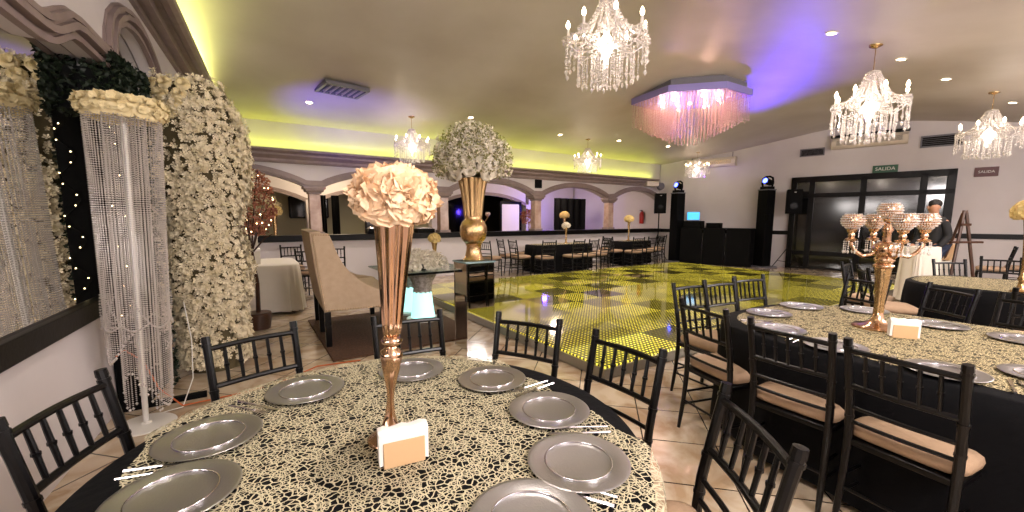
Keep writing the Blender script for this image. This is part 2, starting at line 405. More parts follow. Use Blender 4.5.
# mirror with its black frame on the left wall, and the black ledge
def lw(y, z, off=0): return (leftx(y)+off, y, z)
g = tag(empty('wall_mirror', lw(1.5, .9)), 'big mirror in a black frame filling the bay of the left wall', 'mirror')
b = MB(); vs = [lw(y, z, o) for o in (.012, .002) for y, z in ((-2.5, .9), (4.112, .9), (4.112, 2.56), (-2.5, 2.56))]
b.add([(v[0]-g.location.x, v[1]-g.location.y, v[2]-g.location.z) for v in vs], [(0, 1, 2, 3), (7, 6, 5, 4), (0, 4, 5, 1), (1, 5, 6, 2), (2, 6, 7, 3), (3, 7, 4, 0)])
b.obj('mirror_glass', M['mirror'], g, smooth=0)
b = MB(); vs = [lw(y, z, o) for o in (.05, 0) for y, z in ((-2.5, .78), (4.12, .78), (4.12, .90), (-2.5, .90))]
b.add([(v[0]-g.location.x, v[1]-g.location.y, v[2]-g.location.z) for v in vs], [(0, 1, 2, 3), (7, 6, 5, 4), (0, 4, 5, 1), (1, 5, 6, 2), (2, 6, 7, 3), (3, 7, 4, 0)])
b.obj('mirror_frame', M['trimblack'], g, smooth=0, bevel=.006)

ap = [(4.47, 2.5), (4.47, 2.78), (4.55, 2.88), (4.68, 2.96), (4.84, 3.03), (5.0, 3.075), (5.2, 3.095), (5.4, 3.08), (5.6, 3.03), (5.76, 2.95), (5.89, 2.85), (5.98, 2.73), (6.04, 2.5)]  # mirror pane added so the arch picks up bright greenish cove light
b = MB(); n = len(ap); b.add([(leftx(y)+.016, y, z) for y, z in ap]+[(leftx(y)+.003, y, z) for y, z in ap], [tuple(range(n)), tuple(range(2*n-1, n-1, -1))]+[(i, n+i, n+(i+1) % n, (i+1) % n) for i in range(n)])
tag(b.obj('arch_glow_mirror', M['mirror'], None, smooth=0), 'added arch-shaped mirror giving the moulded arch above the hedge panel its greenish light', 'mirror')

# door in the stage wall
def door():
    g = struct(empty('door_1', (wallx(4.2), 4.2, 0)))
    rz = math.atan2(1, -WS); ca, sa = math.cos(rz), math.sin(rz)
    g.rotation_euler.z = rz         # local +x runs to larger Y, local +y = into the room?
    yl, yr = (5.83-4.2)*math.hypot(1, WS), (2.60-4.2)*math.hypot(1, WS)
    T = .12; S = 1        # room side = local +y
    def bx(n, x0, x1, z0, z1, t, m, d=0): return MB().box(((x0+x1)/2, S*(d+t/2), (z0+z1)/2), (abs(x1-x0), t, z1-z0)).obj(n, m, g, bevel=.004)
    f = MB()
    for x0, x1, z0, z1 in ((yr, yl, 2.50, 2.66), (yr, yr+.16, 0, 2.66), (yl-.14, yl, 0, 2.66), (yr, yl, 2.06, 2.18), (yr, yl, 0, .05)): f.box(((x0+x1)/2, S*T/2, (z0+z1)/2), (abs(x1-x0), T, z1-z0))
    ms = [(5.38-4.2), (4.25-4.2), (3.1-4.2)]
    for k in ms: f.box((k, S*T/2, 1.3), (.13, T, 2.6))
    f.obj('door_frame', M['trimblack'], g, bevel=.004)
    bounds = [yr+.16]+[v for k in reversed(ms) for v in (k-.065, k+.065)]+[yl-.14]
    for i in range(0, len(bounds), 2):
        x0, x1 = bounds[i], bounds[i+1]
        bx('transom_pane', x0, x1, 2.18, 2.50, .02, M['glass'], .03)
        bx('door_pane', x0, x1, .52, 2.06, .02, M['glass'], .03)
        bx('kick_pane', x0, x1, .05, .40, .02, M['glass'], .03)
        bx('cross_rail', x0, x1, .40, .52, .06, M['trimblack'], .03)
    bx('door_handle', ms[1]-.02, ms[1]+.01, .95, 1.25, .03, M['steel'], T)
door()

# back room beyond the arches
b = MB(); b.box((7, 16.1, 1.7), (18, .2, 3.4)); struct(b.obj('wall_far', mat('greenish_plaster', '#aaa585', .8), smooth=0))
b = MB(); b.box((7, 13, 3.05), (18.4, 6.4, .08)); struct(b.obj('ceiling_far', M['ceil'], smooth=0))
b = MB(); b.box((-2.0, 13, 1.7), (.1, 6.6, 3.4)); struct(b.obj('wall_far_left', M['wall'], smooth=0))
pts2 = [(-2, 2.0)]
for a_, b_ in ((-1.9, 1.5), (1.8, 5.3), (5.6, 9.2)): pts2 += arc(a_, b_, 1.95, 2.32, 12)
arcade('wall_inner', pts2, 3.05, .2, lambda s_, d, z: (s_, 13.2-d, z), 'trim_9', [(-.01, .05, .04), (.05, .1, .06)])
for x in (1.65, 5.45, 9.35):
    g = struct(empty('trim_pillar', (x, 13.3, 0))); MB().box((0, 0, 1.0), (.3, .3, 2.0)).obj('shaft', M['wall'], g)
b = MB(); b.box((8.1+2.4, 13.3, 1.5), (2.3, .2, 3.0)); struct(b.obj('wall_inner_right', M['wall'], smooth=0))
def dark_window(n, x, w, z0, z1, y=15.97):
    g = struct(empty('window_%d' % n, (x, y, 0)))
    f = MB()
    for dx in (-w/2, 0, w/2): f.box((dx, -.02, (z0+z1)/2), (.06, .06, z1-z0))
    for z in (z0, z1): f.box((0, -.02, z), (w, .06, .06))
    f.obj('window_frame', M['trimblack'], g); MB().box((0, .0, (z0+z1)/2), (w, .02, z1-z0)).obj('pane', M['glass'], g)
dark_window(1, 8.3, 3.0, .3, 2.5); dark_window(2, 4.6, 1.6, .9, 2.0); dark_window(3, 1.9, 1.2, 1.5, 2.2)

# ------------------------------------------------------------ dance floor
g = tag(empty('dance_floor', (2.62, 2.5, 0)), 'raised mirrored dance floor glowing with rows of yellow light dots', 'dance floor')
MB().box((4.3, 2.67, .057), (8.6, 5.34, .095)).obj('platform_edge', mat('brushed_edge', '#8f8c84', .35, .8), g)
MB().box((4.3, 2.67, .113), (8.56, 5.30, .016)).obj('light_panel', M['dance'], g, smooth=0)

# ------------------------------------------------------------ chiavari chair
def make_chair():
    g = empty('chiavari_chair'); g['category'] = 'chair'
    def post(sx):
        return [(sx*.185, -.235, 0), (sx*.182, -.205, .22), (sx*.18, -.19, .45), (sx*.182, -.205, .60), (sx*.185, -.235, .76), (sx*.187, -.27, .925)]
    def pat(sx, z):
        p = post(sx)
        for a, b in zip(p, p[1:]):
            if z <= b[2]:
                t = (z-a[2])/(b[2]-a[2]); return tuple(a[i]+(b[i]-a[i])*t for i in range(3))
        return p[-1]
    for sx in (-1, 1):
        m = MB(); pts = [pat(sx, z) for z in (0, .1, .2, .3, .4, .5, .6, .7, .8, .9)]; rr = [.011, .014, .0145, .016, .017, .017, .017, .0165, .016, .0165]
        m.tube(pts, rr, 10)
        for z in (.55, .68, .885): 
            a = pat(sx, z-.006); c = pat(sx, z+.006); m.tube([a, c], .0195, 10)
        e = pat(sx, .9); m.tube([e, (e[0], e[1]-.004, .925)], [.0185, .017], 10)
        m.obj('leg', M['black'], g)
    for sx in (-1, 1):
        m = MB(); m.tube([(sx*.185, .195, 0), (sx*.18, .19, .25), (sx*.178, .185, .43)], [.011, .0145, .016], 8)
        m.tube([(sx*.1785, .186, .3), (sx*.1785, .186, .31)], .019, 8); m.obj('leg', M['black'], g)
    m = MB(); m.box((0, 0, .425), (.39, .40, .03)); m.obj('seat_frame', M['black'], g, bevel=.006)
    # padded cushion
    m = MB(); n = 28; prof = [(.86, 0), (.97, .008), (1.0, .024), (.97, .038), (.85, .047), (.5, .052), (.02, .053)]; vs = []
    for k, z in prof:
        for i in range(n):
            a = 2*PI*i/n; c_, s_ = math.cos(a), math.sin(a); e = .28
            x = math.copysign(abs(c_)**e, c_)*.203*k; y = math.copysign(abs(s_)**e, s_)*.203*k; vs.append((x, y+.012, .441+z*1.6))
    fs = [(j*n+i, j*n+(i+1) % n, (j+1)*n+(i+1) % n, (j+1)*n+i) for j in range(len(prof)-1) for i in range(n)]+[tuple(range(n-1, -1, -1)), tuple((len(prof)-1)*n+i for i in range(n))]
    m.add(vs, fs); m.obj('cushion', M['cushion'], g, smooth=60)
    for z in (.868, .70, .595, .525):
        a, c = pat(-1, z), pat(1, z); m = MB(); q = []
        for i in range(7):
            t = i/6; q.append((a[0]+(c[0]-a[0])*t, a[1]-.012*math.sin(PI*t), z+(.004*math.sin(PI*t) if z > .8 else 0)))
        m.tube(q, .0125 if z > .65 else .0095, 8); m.obj('back_rail', M['black'], g)
    for i in range(5):
        t = (i+1)/6; x = -.18+.36*t; yo = -.012*math.sin(PI*t)
        m = MB(); y0, y1 = pat(1, .70)[1]+yo, pat(1, .868)[1]+yo
        m.tube([(x, y0, .70), (x, (y0+y1)/2, .785), (x, y1, .868+.01*math.sin(PI*t))], [.0075, .0085, .0075], 8)
        m.tube([(x, (y0+y1)/2, .78), (x, (y0+y1)/2, .79)], .0115, 8); m.obj('spindle', M['black'], g)
    for z in (.17, .26):
        for sx in (-1, 1):
            m = MB(); m.tube([pat(sx, z), (sx*.182, .19, z)], .008, 6); m.obj('stretcher', M['black'], g)
    for y, z in ((.19, .2), (-.21, .2)):
        m = MB(); m.tube([(-.183, y, z), (.183, y, z)], .008, 6); m.obj('stretcher', M['black'], g)
    return g
chair0 = make_chair(); used = [False]
def chair(p, q, label, group, flip=False):
    """p,q: plan positions of the two back post tops; the seat is on the left of p->q unless flip"""
    o = chair0 if not used[0] else copy_tree(chair0); used[0] = True
    mx, my = (p[0]+q[0])/2, (p[1]+q[1])/2; dx, dy = q[0]-p[0], q[1]-p[1]; l = math.hypot(dx, dy); dx /= l; dy /= l
    fx, fy = -dy, dx
    if flip: fx, fy = -fx, -fy
    # local +y is the seat's front
    rz = math.atan2(fy, fx)-PI/2
    put(o, (mx+fx*.27, my+fy*.27, 0), rz, label, group); return o
def chair_at(x, y, deg, label, group):
    """x,y: seat centre; deg: the way the seat faces"""
    o = chair0 if not used[0] else copy_tree(chair0); used[0] = True
    return put(o, (x, y, 0), math.radians(deg)-PI/2, label, group)
def toward(p, q, c): # which side the table is on
    return (q[0]-p[0])*(c[1]-p[1])-(q[1]-p[1])*(c[0]-p[0]) < 0
TN = (.34, 1.225)
G1 = 'black chairs around the near round table'
near = [((-.585, 1.61), (-.469, 1.937), 'black chair in the bottom left corner, by the cream wall'),
        ((-.187, 2.243), (.173, 2.351), 'black chair between the hanging crystals and the beige sofa'),
        ((.56, 2.23), (.914, 2.205), 'black chair directly behind the tall gold vase'),
        ((1.183, 1.969), (1.366, 1.627), 'black chair at the near table in front of the mirrored pedestal'),
        ((1.385, 1.381), (1.393, 1.015), 'black chair at the near table facing the dance floor corner'),
        ((1.267, .675), (1.05, .383), 'black chair cut off by the bottom edge, nearest the camera')]
for p, q, l in near: chair(p, q, l, G1, toward(p, q, TN))
TR = (3.2, .3); G2 = 'black chairs around the long lace table'
rt = [((2.946, 2.08), (3.32, 2.04), 'leftmost black chair at the end of the long lace table', (3.1, 1)),
      ((3.30, 2.02), (3.66, 1.97), 'middle black chair of the three backed by the dance floor', (3.45, 1)),
      ((3.78, 2.02), (4.13, 1.95), 'black chair at the far corner end of the long lace table', (3.8, 1)),
      ((2.425, 1.65), (2.326, 1.28), 'black chair with tan seat at the near left corner of the long table', TR),
      ((2.255, 1.10), (2.247, .739), 'black chair on the near side of the long table, second from the left', (3.2, .9)),
      ((2.215, .665), (2.167, .295), 'black chair with large tan seat nearest the bottom right corner', (3.2, .5)),
      ((4.85, 1.50), (4.70, 1.16), 'black chair behind the table touched by purple light', (3.2, 1.2)),
      ((4.80, .93), (4.58, .62), 'black chair on the far side behind the napkin holder', (3.2, .6)),
      ((4.55, .50), (4.42, .16), 'black chair on the far side at the right edge of the picture', (3.2, .2))]
for p, q, l, c in rt: chair(p, q, l, G2, toward(p, q, c))
G3 = 'black chairs around the table with the yellow flowers'
for x, y, d, l in ((5.95, 1.45, -60, 'black chair left of the table with yellow flowers, nearest the candelabra'),
                   (7.6, 1.15, -130, 'black chair in front of the walking man'),
                   (5.25, .35, 10, 'black chair with its back to the long table, by the yellow flowers'),
                   (6.4, 1.75, -85, 'black chair behind the candelabra beside the man'),
                   (8.1, .45, 170, 'black chair on the far side of the yellow flower table'),
                   (8.6, .95, 200, 'black chair right of the easel, seen past the yellow flowers')):
    chair_at(x, y, d, l, G3)
chair_at(12.3, 1.55, 100, 'left one of two black chairs against the cream wall by the easel', 'spare chairs by the wall')
chair_at(12.9, 1.25, 100, 'right one of two black chairs against the cream wall by the easel', 'spare chairs by the wall')
G4 = 'black chairs at the left table by the arches'
for x, y, d, l in ((6.35, 8.25, 80, 'black chair at the near left corner of the left arch table'),
                   (7.25, 8.2, 90, 'black chair facing the middle of the left arch table'),
                   (7.75, 8.2, 95, 'second black chair from the right along the left arch table'),
                   (8.25, 8.25, 100, 'black chair at the near right corner of the left arch table'),
                   (5.95, 8.75, 0, 'black chair at the left end of the left arch table'),
                   (5.9, 9.25, -5, 'black chair at the left end, closest to the counter'),
                   (8.95, 8.85, 180, 'black chair at the right end of the left arch table'),
                   (6.6, 9.5, -90, 'black chair between counter and left arch table, left of column'),
                   (8.1, 9.5, -90, 'black chair between counter and left arch table, right part')):
    chair_at(x, y, d, l, G4)
G5 = 'black chairs at the right table by the arches'
for x, y, d, l in ((9.75, 8.3, 75, 'black chair at the near left of the right arch table'),
                   (10.35, 8.35, 90, 'black chair facing the middle of the right arch table'),
                   (10.95, 8.5, 105, 'black chair at the near right of the right arch table'),
                   (9.5, 8.85, 0, 'black chair at the left end of the right arch table'),
                   (11.6, 8.9, 180, 'black chair at the right end of the table, by the speaker stand'),
                   (9.9, 9.5, -90, 'black chair behind the right arch table beside the column'),
                   (10.9, 9.5, -90, 'black chair behind the right arch table under the arch')):
    chair_at(x, y, d, l, G5)
G6 = 'chairs by the parapet behind the sofa'
for x, y, d, l in ((1.0, 8.3, 60, 'black chair with pale seat beyond the white clothed table'),
                   (1.45, 8.75, 80, 'black chair left of the sofa back near the parapet'),
                   (2.75, 9.1, 0, 'black chair seen sideways between sofa and gold vase'),
                   (3.1, 9.35, 0, 'black chair against the parapet left of the gold vase'),
                   (.75, 9.25, -90, 'black chair touching the parapet behind the white table'),
                   (5.15, 8.9, 20, 'lone black chair left of the left arch table')):
    chair_at(x, y, d, l, G6)

# ------------------------------------------------------------ tables
def round_cloth(name, r, h, mt, parent, drop):
    """cloth skirt to the floor with folds"""
    m = MB(); n = 96; rings = [(0.001, h), (r*.5, h), (r*.96, h), (r, h-.008), (r+.006, h-.03)]; vs = []
    zs = [h-.03-(drop)*(i/6) for i in range(1, 7)]
    for rr, z in rings:
        for i in range(n): a = 2*PI*i/n; vs.append((rr*math.cos(a), rr*math.sin(a), z))
    for j, z in enumerate(zs):
        t = (j+1)/6
        for i in range(n):
            a = 2*PI*i/n; rr = r+.006+t*(.02+.035*math.sin(a*13+math.sin(a*3)*2)); vs.append((rr*math.cos(a), rr*math.sin(a), z))
    N = len(rings)+len(zs)
    m.add(vs, [(j*n+i, (j+1)*n+i, (j+1)*n+(i+1) % n, j*n+(i+1) % n) for j in range(N-1) for i in range(n)]+[tuple(range(n))])
    return m.obj(name, mt, parent, smooth=60)
RT = .785
g = tag(empty('round_table', (TN[0], TN[1], 0)), 'round banquet table under a black cloth, nearest the camera', 'table')
MB().lathe([(RT-.01, .735), (RT-.01, .748)], 48).obj('tabletop', M['brown'], g)
for k in range(4):
    a = PI/4+k*PI/2; MB().tube([(.45*math.cos(a), .45*math.sin(a), 0), (.42*math.cos(a), .42*math.sin(a), .735)], .016, 8).obj('leg', M['grey'], g)
o = round_cloth('tablecloth', RT, .757, M['cloth'], None, .70); o.location = (TN[0], TN[1], 0)
tag(o, 'black floor-length cloth on the near round table', 'tablecloth')
# lace strip over the near table: |u|<.65, hanging over the rim
def strip_lace(name, center, halfw, halfl, R_, h, mt, hang, shape=None):
    m = MB(); nu, nv = 44, 84; vs = []; uv = []
    for j in range(nv+1):
        for i in range(nu+1):
            u = -halfw+2*halfw*i/nu; v = -halfl+2*halfl*j/nv
            wob = .012*math.sin(v*21+u*9) if i in (0, nu) else 0
            u2 = u+wob; r = math.hypot(u2, v); lim = R_+.012
            if r <= lim: p = (u2, v, h)
            else:
                e = r-lim; a = math.atan2(v, u2); rr = lim+.010+min(e, .02)*.3+.03*min(1, e/.3)*(1+.6*math.sin(a*13+math.sin(a*3)*2)); p = (rr*math.cos(a), rr*math.sin(a), h-min(e, 99))
            vs.append((p[0]+center[0], p[1]+center[1], p[2])); uv.append((u, v))
    fs = [(j*(nu+1)+i, j*(nu+1)+i+1, (j+1)*(nu+1)+i+1, (j+1)*(nu+1)+i) for j in range(nv) for i in range(nu)]
    m.add(vs, fs); m.uv = uv; return m.obj(name, mt, None, smooth=60)
o = strip_lace('lace_overlay', TN, .655, RT+.30, RT, .762, M['lace'], .3)
tag(o, 'wide cream net lace runner across the near round table', 'lace runner')

# long table, rounded corners
def superellipse(a, b, n, e): 
    out = []
    for i in range(n):
        t = 2*PI*i/n; c_, s_ = math.cos(t), math.sin(t); out.append((math.copysign(abs(c_)**(2/e), c_)*a, math.copysign(abs(s_)**(2/e), s_)*b))
    return out
def se_cloth(name, a, b, e, h, mt, loc, rz=0, fold=.02):
    m = MB(); n = 120; base = superellipse(a, b, n, e); vs = []
    for k, z in ((.001, h), (.5, h), (.985, h), (1, h-.008)): vs += [(x*k, y*k, z) for x, y in base]
    for j in range(1, 7):
        t = j/6
        for i, (x, y) in enumerate(base):
            l = math.hypot(x, y); o_ = .008+t*(.02+fold*math.sin(i*.9+math.sin(i*.2)*2)); vs.append((x*(1+o_/l), y*(1+o_/l), h-.01-(h-.05)*t))
    m.add(vs, [(j*n+i, (j+1)*n+i, (j+1)*n+(i+1) % n, j*n+(i+1) % n) for j in range(9) for i in range(n)]+[tuple(range(n))])
    o = m.obj(name, mt, None, smooth=60); o.location = loc; o.rotation_euler.z = rz; return o
def se_table(a, b, e, loc, rz, tl, cl):
    g = tag(empty('banquet_table', loc, rz), tl, 'table')
    MB().prism([(x*.985, y*.985) for x, y in superellipse(a, b, 60, e)], .735, .748).obj('tabletop', M['brown'], g)
    for sx in (-1, 1):
        for sy in (-1, 1): MB().tube([(sx*a*.62, sy*b*.72, 0), (sx*a*.62, sy*b*.72, .735)], .016, 8).obj('leg', M['grey'], g)
    o = se_cloth('tablecloth', a, b, e, .757, M['cloth'], loc, rz); tag(o, cl, 'tablecloth')
def se_lace(a, b, e, loc, rz, label, h=.762, mt=None, drop=0):
    m = MB(); n = 96; base = superellipse(a, b, n, e); vs = []; uv = []
    for k in (.001, .25, .5, .75, 1): 
        for x, y in base: vs.append((x*k, y*k, h)); uv.append((x*k, y*k))
    rr = 5
    m.add(vs, [(j*n+i, (j+1)*n+i, (j+1)*n+(i+1) % n, j*n+(i+1) % n) for j in range(rr-1) for i in range(n)]); m.uv = uv
    o = m.obj('lace_overlay', mt or M['lacefine'], None, smooth=0); o.location = loc; o.rotation_euler.z = rz; return tag(o, label, 'lace runner')
se_table(.78, 1.36, 3.4, (3.22, .27, 0), math.radians(-2), 'long rounded banquet table on the right under black cloth', 'black floor-length cloth on the long table at right')
se_lace(.72, 1.28, 3.4, (3.25, .27, 0), math.radians(-2), 'cream lace overlay covering the long table at right')
se_table(.7, .85, 2.6, (6.65, .62, 0), 0, 'banquet table with yellow flowers behind the long table', 'black cloth on the table carrying the yellow flowers')
se_lace(.62, .8, 2.6, (6.65, .62, 0), 0, 'cream lace overlay under the yellow flower vase')
se_table(1.05, .36, 5, (7.4, 8.92, 0), 0, 'rectangular banquet table at left in front of the arches', 'black cloth of the left table in front of the arches')
se_lace(.98, .34, 5, (7.4, 8.92, 0), 0, 'cream lace on the left table in front of the arches')
se_table(.7, .32, 5, (10.4, 8.95, 0), 0, 'smaller banquet table at right in front of the arches', 'black cloth of the right table in front of the arches')
se_lace(.62, .3, 5, (10.4, 8.95, 0), 0, 'cream lace on the right table in front of the arches')

# ------------------------------------------------------------ charger plates, cutlery
def make_charger():
    g = empty('charger_plate'); g['category'] = 'plate'
    m = MB().lathe([(.001, .004), (.082, .004), (.09, .006), (.098, .0105), (.135, .0125), (.142, .0135), (.144, .012), (.142, .010), (.1, .004), (.085, 0), (.001, 0)], 56, cap=False); m.obj('plate_body', M['silver'], g, smooth=50)
    m = MB(); m.tube([(.094*math.cos(2*PI*i/48), .094*math.sin(2*PI*i/48), .0105) for i in range(48)], .0022, 6, closed=True); m.obj('inner_ring', M['silverrim'], g, smooth=60)
    return g
pl0 = make_charger(); plu = [False]
def plate(x, y, label, group, z=.7635, sc=1):
    o = pl0 if not plu[0] else copy_tree(pl0); plu[0] = True; return put(o, (x, y, z), R.uniform(0, 6), label, group, sc)
GP = 'silver chargers on the near round table'
for x, y, l in ((-.139, 1.534, 'silver charger plate nearest the crystal stand'), (.159, 1.763, 'purple-tinted silver charger in front of the chair left of the sofa'),
                (.59, 1.742, 'silver charger behind the tall gold vase'), (.842, 1.453, 'silver charger right of the vase in front of the fourth chair'),
                (.87, 1.096, 'silver charger on black cloth edge facing the dance floor'), (.744, .802, 'large silver charger at lower right of the near table'),
                (-.195, 1.245, 'silver charger in the lower left corner of the near table'), (.50, .69, 'silver charger cut off by the bottom edge of the picture')):
    plate(x, y, l, GP)
GQ = 'chargers on the long table'
for x, y, l in ((3.15, 1.42, 'silver charger at the far left corner of the long table'), (3.62, 1.40, 'silver charger at the far end of the long table'), (2.74, 1.17, 'pale charger at the near left of the long table'),
                (2.625, .84, 'pale charger in front of the second near chair'), (3.86, 1.08, 'silver charger on the far side left of the candelabra'), (3.72, .66, 'silver charger on the far side right of the napkin holder'),
                (3.66, .30, 'silver charger on the far side at the right edge'), (2.60, .42, 'large pale charger in front of the nearest right chair'), (2.88, .16, 'purple-tinted charger near the right edge of the picture'), (3.2, .10, 'silver charger right of the candelabra at the picture edge')):
    plate(x, y, l, GQ)
def fork_mesh():
    m = MB(); m.tube([(0, 0, .003), (.07, 0, .005), (.13, 0, .006)], [.0035, .0025, .0035], 6)
    m.box((.142, 0, .006), (.03, .02, .002))
    for k in range(4): m.box((.172, -.0082+k*.0055, .006), (.034, .0026, .002))
    return m.mesh('fork', M['steel'])
def knife_mesh():
    m = MB(); m.tube([(0, 0, .004), (.09, 0, .004)], [.005, .0035], 6); m.prism([(.09, -.004), (.19, -.010), (.205, -.002), (.20, .005), (.09, .004)], .003, .0045); return m.mesh('table_knife', M['steel'])
FM, KM = fork_mesh(), knife_mesh()
def cutlery(x, y, deg, where, z=.7635):
    for me, nm, off in ((FM, 'fork', -.018), (KM, 'table_knife', .018)):
        o = bpy.data.objects.new(nm, me); C.objects.link(o); a = math.radians(deg)
        o.location = (x-math.sin(a)*off, y+math.cos(a)*off, z); o.rotation_euler.z = a
        tag(o, ('silver fork ' if nm == 'fork' else 'silver knife ')+where, 'fork' if nm == 'fork' else 'knife', 'cutlery on the tables')
def radial(ang, where, r0=.70):
    a = math.radians(ang); cutlery(TN[0]+r0*math.cos(a), TN[1]+r0*math.sin(a), ang+180, where)
radial(163, 'between the two left chargers of the near table'); radial(-29, 'between the two chargers facing the dance floor')
radial(6, 'between the chargers right of the vase on the black cloth edge'); radial(-58, 'beside the bottom edge charger on the near table')
radial(127, 'between the crystal-side charger and the purple-tinted one')
cutlery(2.5, .60, 10, 'between near chargers of the long table'); cutlery(2.52, 1.02, 0, 'at the near left of the long table'); cutlery(2.52, .19, 12, 'at the right edge of the long table')
cutlery(2.78, 1.42, -40, 'at the left corner of the long table')

# napkin holders
def napkin(x, y, z, rz, label):
    g = tag(empty('napkin_holder', (x, y, z), rz), label, 'napkin holder')
    m = MB(); m.box((0, -.021, .038), (.115, .004, .074)); m.box((0, .021, .038), (.115, .004, .074)); m.box((0, 0, .002), (.115, .046, .004)); m.obj('card_holder', M['kraft'], g, bevel=.002)
    m = MB()
    prof = [(-.018, .008), (-.018, .085), (-.020, .098), (-.014, .108), (0, .112), (.014, .108), (.02, .098), (.018, .085), (.018, .008)]
    vs = []
    for i in range(9):
        x_ = -.068+.136*i/8
        for y_, z_ in prof: vs.append((x_, y_*(1+.06*math.sin(i*1.7)), z_+.003*math.sin(i*2.1)))
    k = len(prof); m.add(vs, [(i*k+j, (i+1)*k+j, (i+1)*k+(j+1) % k, i*k+(j+1) % k) for i in range(8) for j in range(k)]+[tuple(range(k)), tuple(8*k+j for j in range(k-1, -1, -1))])
    m.obj('napkins', M['paper'], g, smooth=40); return g
napkin(.335, 1.085, .7625, math.radians(-8), 'white paper napkins in a tan card holder before the gold vase')
napkin(3.18, .70, .7625, math.radians(-55), 'small white and tan napkin holder beside the gold candelabra')

# ------------------------------------------------------------ flowers
def rose_mesh(name, mt, r=.05, rings=((3, .25, 75), (5, .5, 62), (6, .75, 42), (8, 1.0, 20)), seed=1, ruf=.15):
    """petals cupped around +z"""
    q = random.Random(seed); m = MB()
    for n, k, tilt in rings:
        o_ = q.random()*6
        for i in range(n):
            a = o_+2*PI*i/n+q.uniform(-.15, .15); T = math.radians(tilt+q.uniform(-9, 9)); L_ = r*(.55+.55*k); W = r*(.45+.45*k)
            vs = []
            for v in range(4):
                t = v/3; lt = T*(1-.25*t)-(.5*t*t if k > .6 else 0)
                for u in range(4):
                    s_ = (u/3-.5)*2; wd = W*math.sin(PI*(.16+.60*t)) ; curl = .25*W*(s_*s_)*(1-.4*t)
                    rad = .12*r*k+L_*t*math.cos(lt)-curl*.5; zz = L_*t*math.sin(lt)+curl*.6+ruf*r*t*math.sin(s_*4+i*2)*.6
                    x = rad*math.cos(a)-s_*wd*.8*math.sin(a); y = rad*math.sin(a)+s_*wd*.8*math.cos(a)
                    vs.append((x, y, zz-.1*r))
            m.add(vs, [(v*4+u, v*4+u+1, (v+1)*4+u+1, (v+1)*4+u) for v in range(3) for u in range(3)])
    return m.mesh(name, mt, 60)
def aim(d):
    return Vector(d).to_track_quat('Z', 'Y').to_euler()
PE = [rose_mesh('peach_rose', M['peach'], .055, ((4, .2, 78), (6, .45, 64), (8, .75, 46), (9, 1.0, 24)), s, .32) for s in (1, 2, 3)]
IV = [rose_mesh('ivory_rose', M['ivory'], .05, seed=s) for s in (4, 5)]
YE = [rose_mesh('yellow_rose', M['yellow'], .045, seed=s) for s in (6,)]
def ball(g, meshes, name, c, rx, rz_, n, zmin=-.45, sc=(.85, 1.15), seed=3):
    q = random.Random(seed); i = 0; k = 0
    while k < n:
        z = 1-(1-zmin)*(k+.5)/n; a = k*2.39996+q.uniform(-.2, .2); rr = math.sqrt(max(0, 1-z*z)); d = (rr*math.cos(a), rr*math.sin(a), z)
        s = q.uniform(*sc)
        parent_mesh(name, meshes[k % len(meshes)], g, (c[0]+d[0]*rx, c[1]+d[1]*rx, c[2]+d[2]*rz_), aim((d[0], d[1], d[2]+.15)), s); k += 1
# near gold trumpet vase
g = tag(empty('flower_vase', (.335, 1.222, .7635)), 'tall fluted rose gold trumpet vase on the near lace table', 'vase')
g.rotation_mode = 'AXIS_ANGLE'; g.rotation_axis_angle = (math.radians(3.2), .545, .839, 0)
MB().lathe([(.066, 0), (.067, .004), (.062, .010), (.045, .022), (.026, .045), (.015, .085), (.0105, .13), (.012, .16), (.020, .20), (.027, .232), (.0315, .262)], 40).obj('foot', M['gold'], g, smooth=60)
MB().lathe([(.0315, .258), (.034, .272), (.032, .288), (.020, .297), (.018, .303), (.029, .312), (.031, .322), (.024, .332), (.018, .337)], 40).obj('knop', M['gold'], g, smooth=60)
MB().lathe([(.018, .335), (.026, .345), (.029, .38), (.037, .48), (.046, .58), (.056, .68), (.064, .745), (.061, .745), (.05, .66), (.02, .4)], 96, flute=.07, nf=12).obj('trumpet', M['gold'], g, smooth=60)
g = tag(empty('flower_arrangement', (.37, 1.20, 1.478)), 'big ball of peach silk flowers in the near gold vase', 'flowers')
MB().sphere((0, 0, .05), .075, 16, 10, sz=.65).obj('foliage_core', mat('peach_core', '#c99f78', .8), g)
ball(g, PE, 'peach_rose', (0, 0, .04), .088, .052, 40, -.5, (.85, 1.2))
# mirrored pedestal with mercury vase and white flowers
g = tag(empty('mirrored_pedestal', (2.13, 4.07, 0)), 'square mirrored pedestal at the corner of the glass table', 'pedestal')
MB().box((0, 0, .485), (.34, .31, .97)).obj('mirror_body', M['mirror'], g, smooth=0, bevel=.004)
for sx in (-1, 1):
    for sy in (-1, 1): MB().box((sx*.169, sy*.154, .485), (.010, .010, .97)).obj('edge_strip', M['silverrim'], g)
MB().box((0, 0, .98), (.37, .34, .018)).obj('top_slab', mat('pale_blue_glass', '#a9c6cf', .08, .5), g, bevel=.003)
g = tag(empty('flower_vase', (2.13, 4.07, .99)), 'round-bellied speckled gold vase on the mirrored pedestal', 'vase')
MB().lathe([(.12, 0), (.125, .01), (.10, .04), (.085, .10), (.08, .15), (.095, .19)], 32).obj('foot', M['mercury'], g, smooth=60)
MB().lathe([(.095, .19), (.135, .24), (.152, .31), (.15, .37), (.125, .43), (.095, .46), (.10, .49)], 32).obj('belly', M['mercury'], g, smooth=60)
MB().lathe([(.095, .48), (.098, .52), (.11, .65), (.13, .78), (.155, .90), (.15, .90), (.1, .7)], 72, flute=.08, nf=14).obj('trumpet', M['goldy'], g, smooth=60)
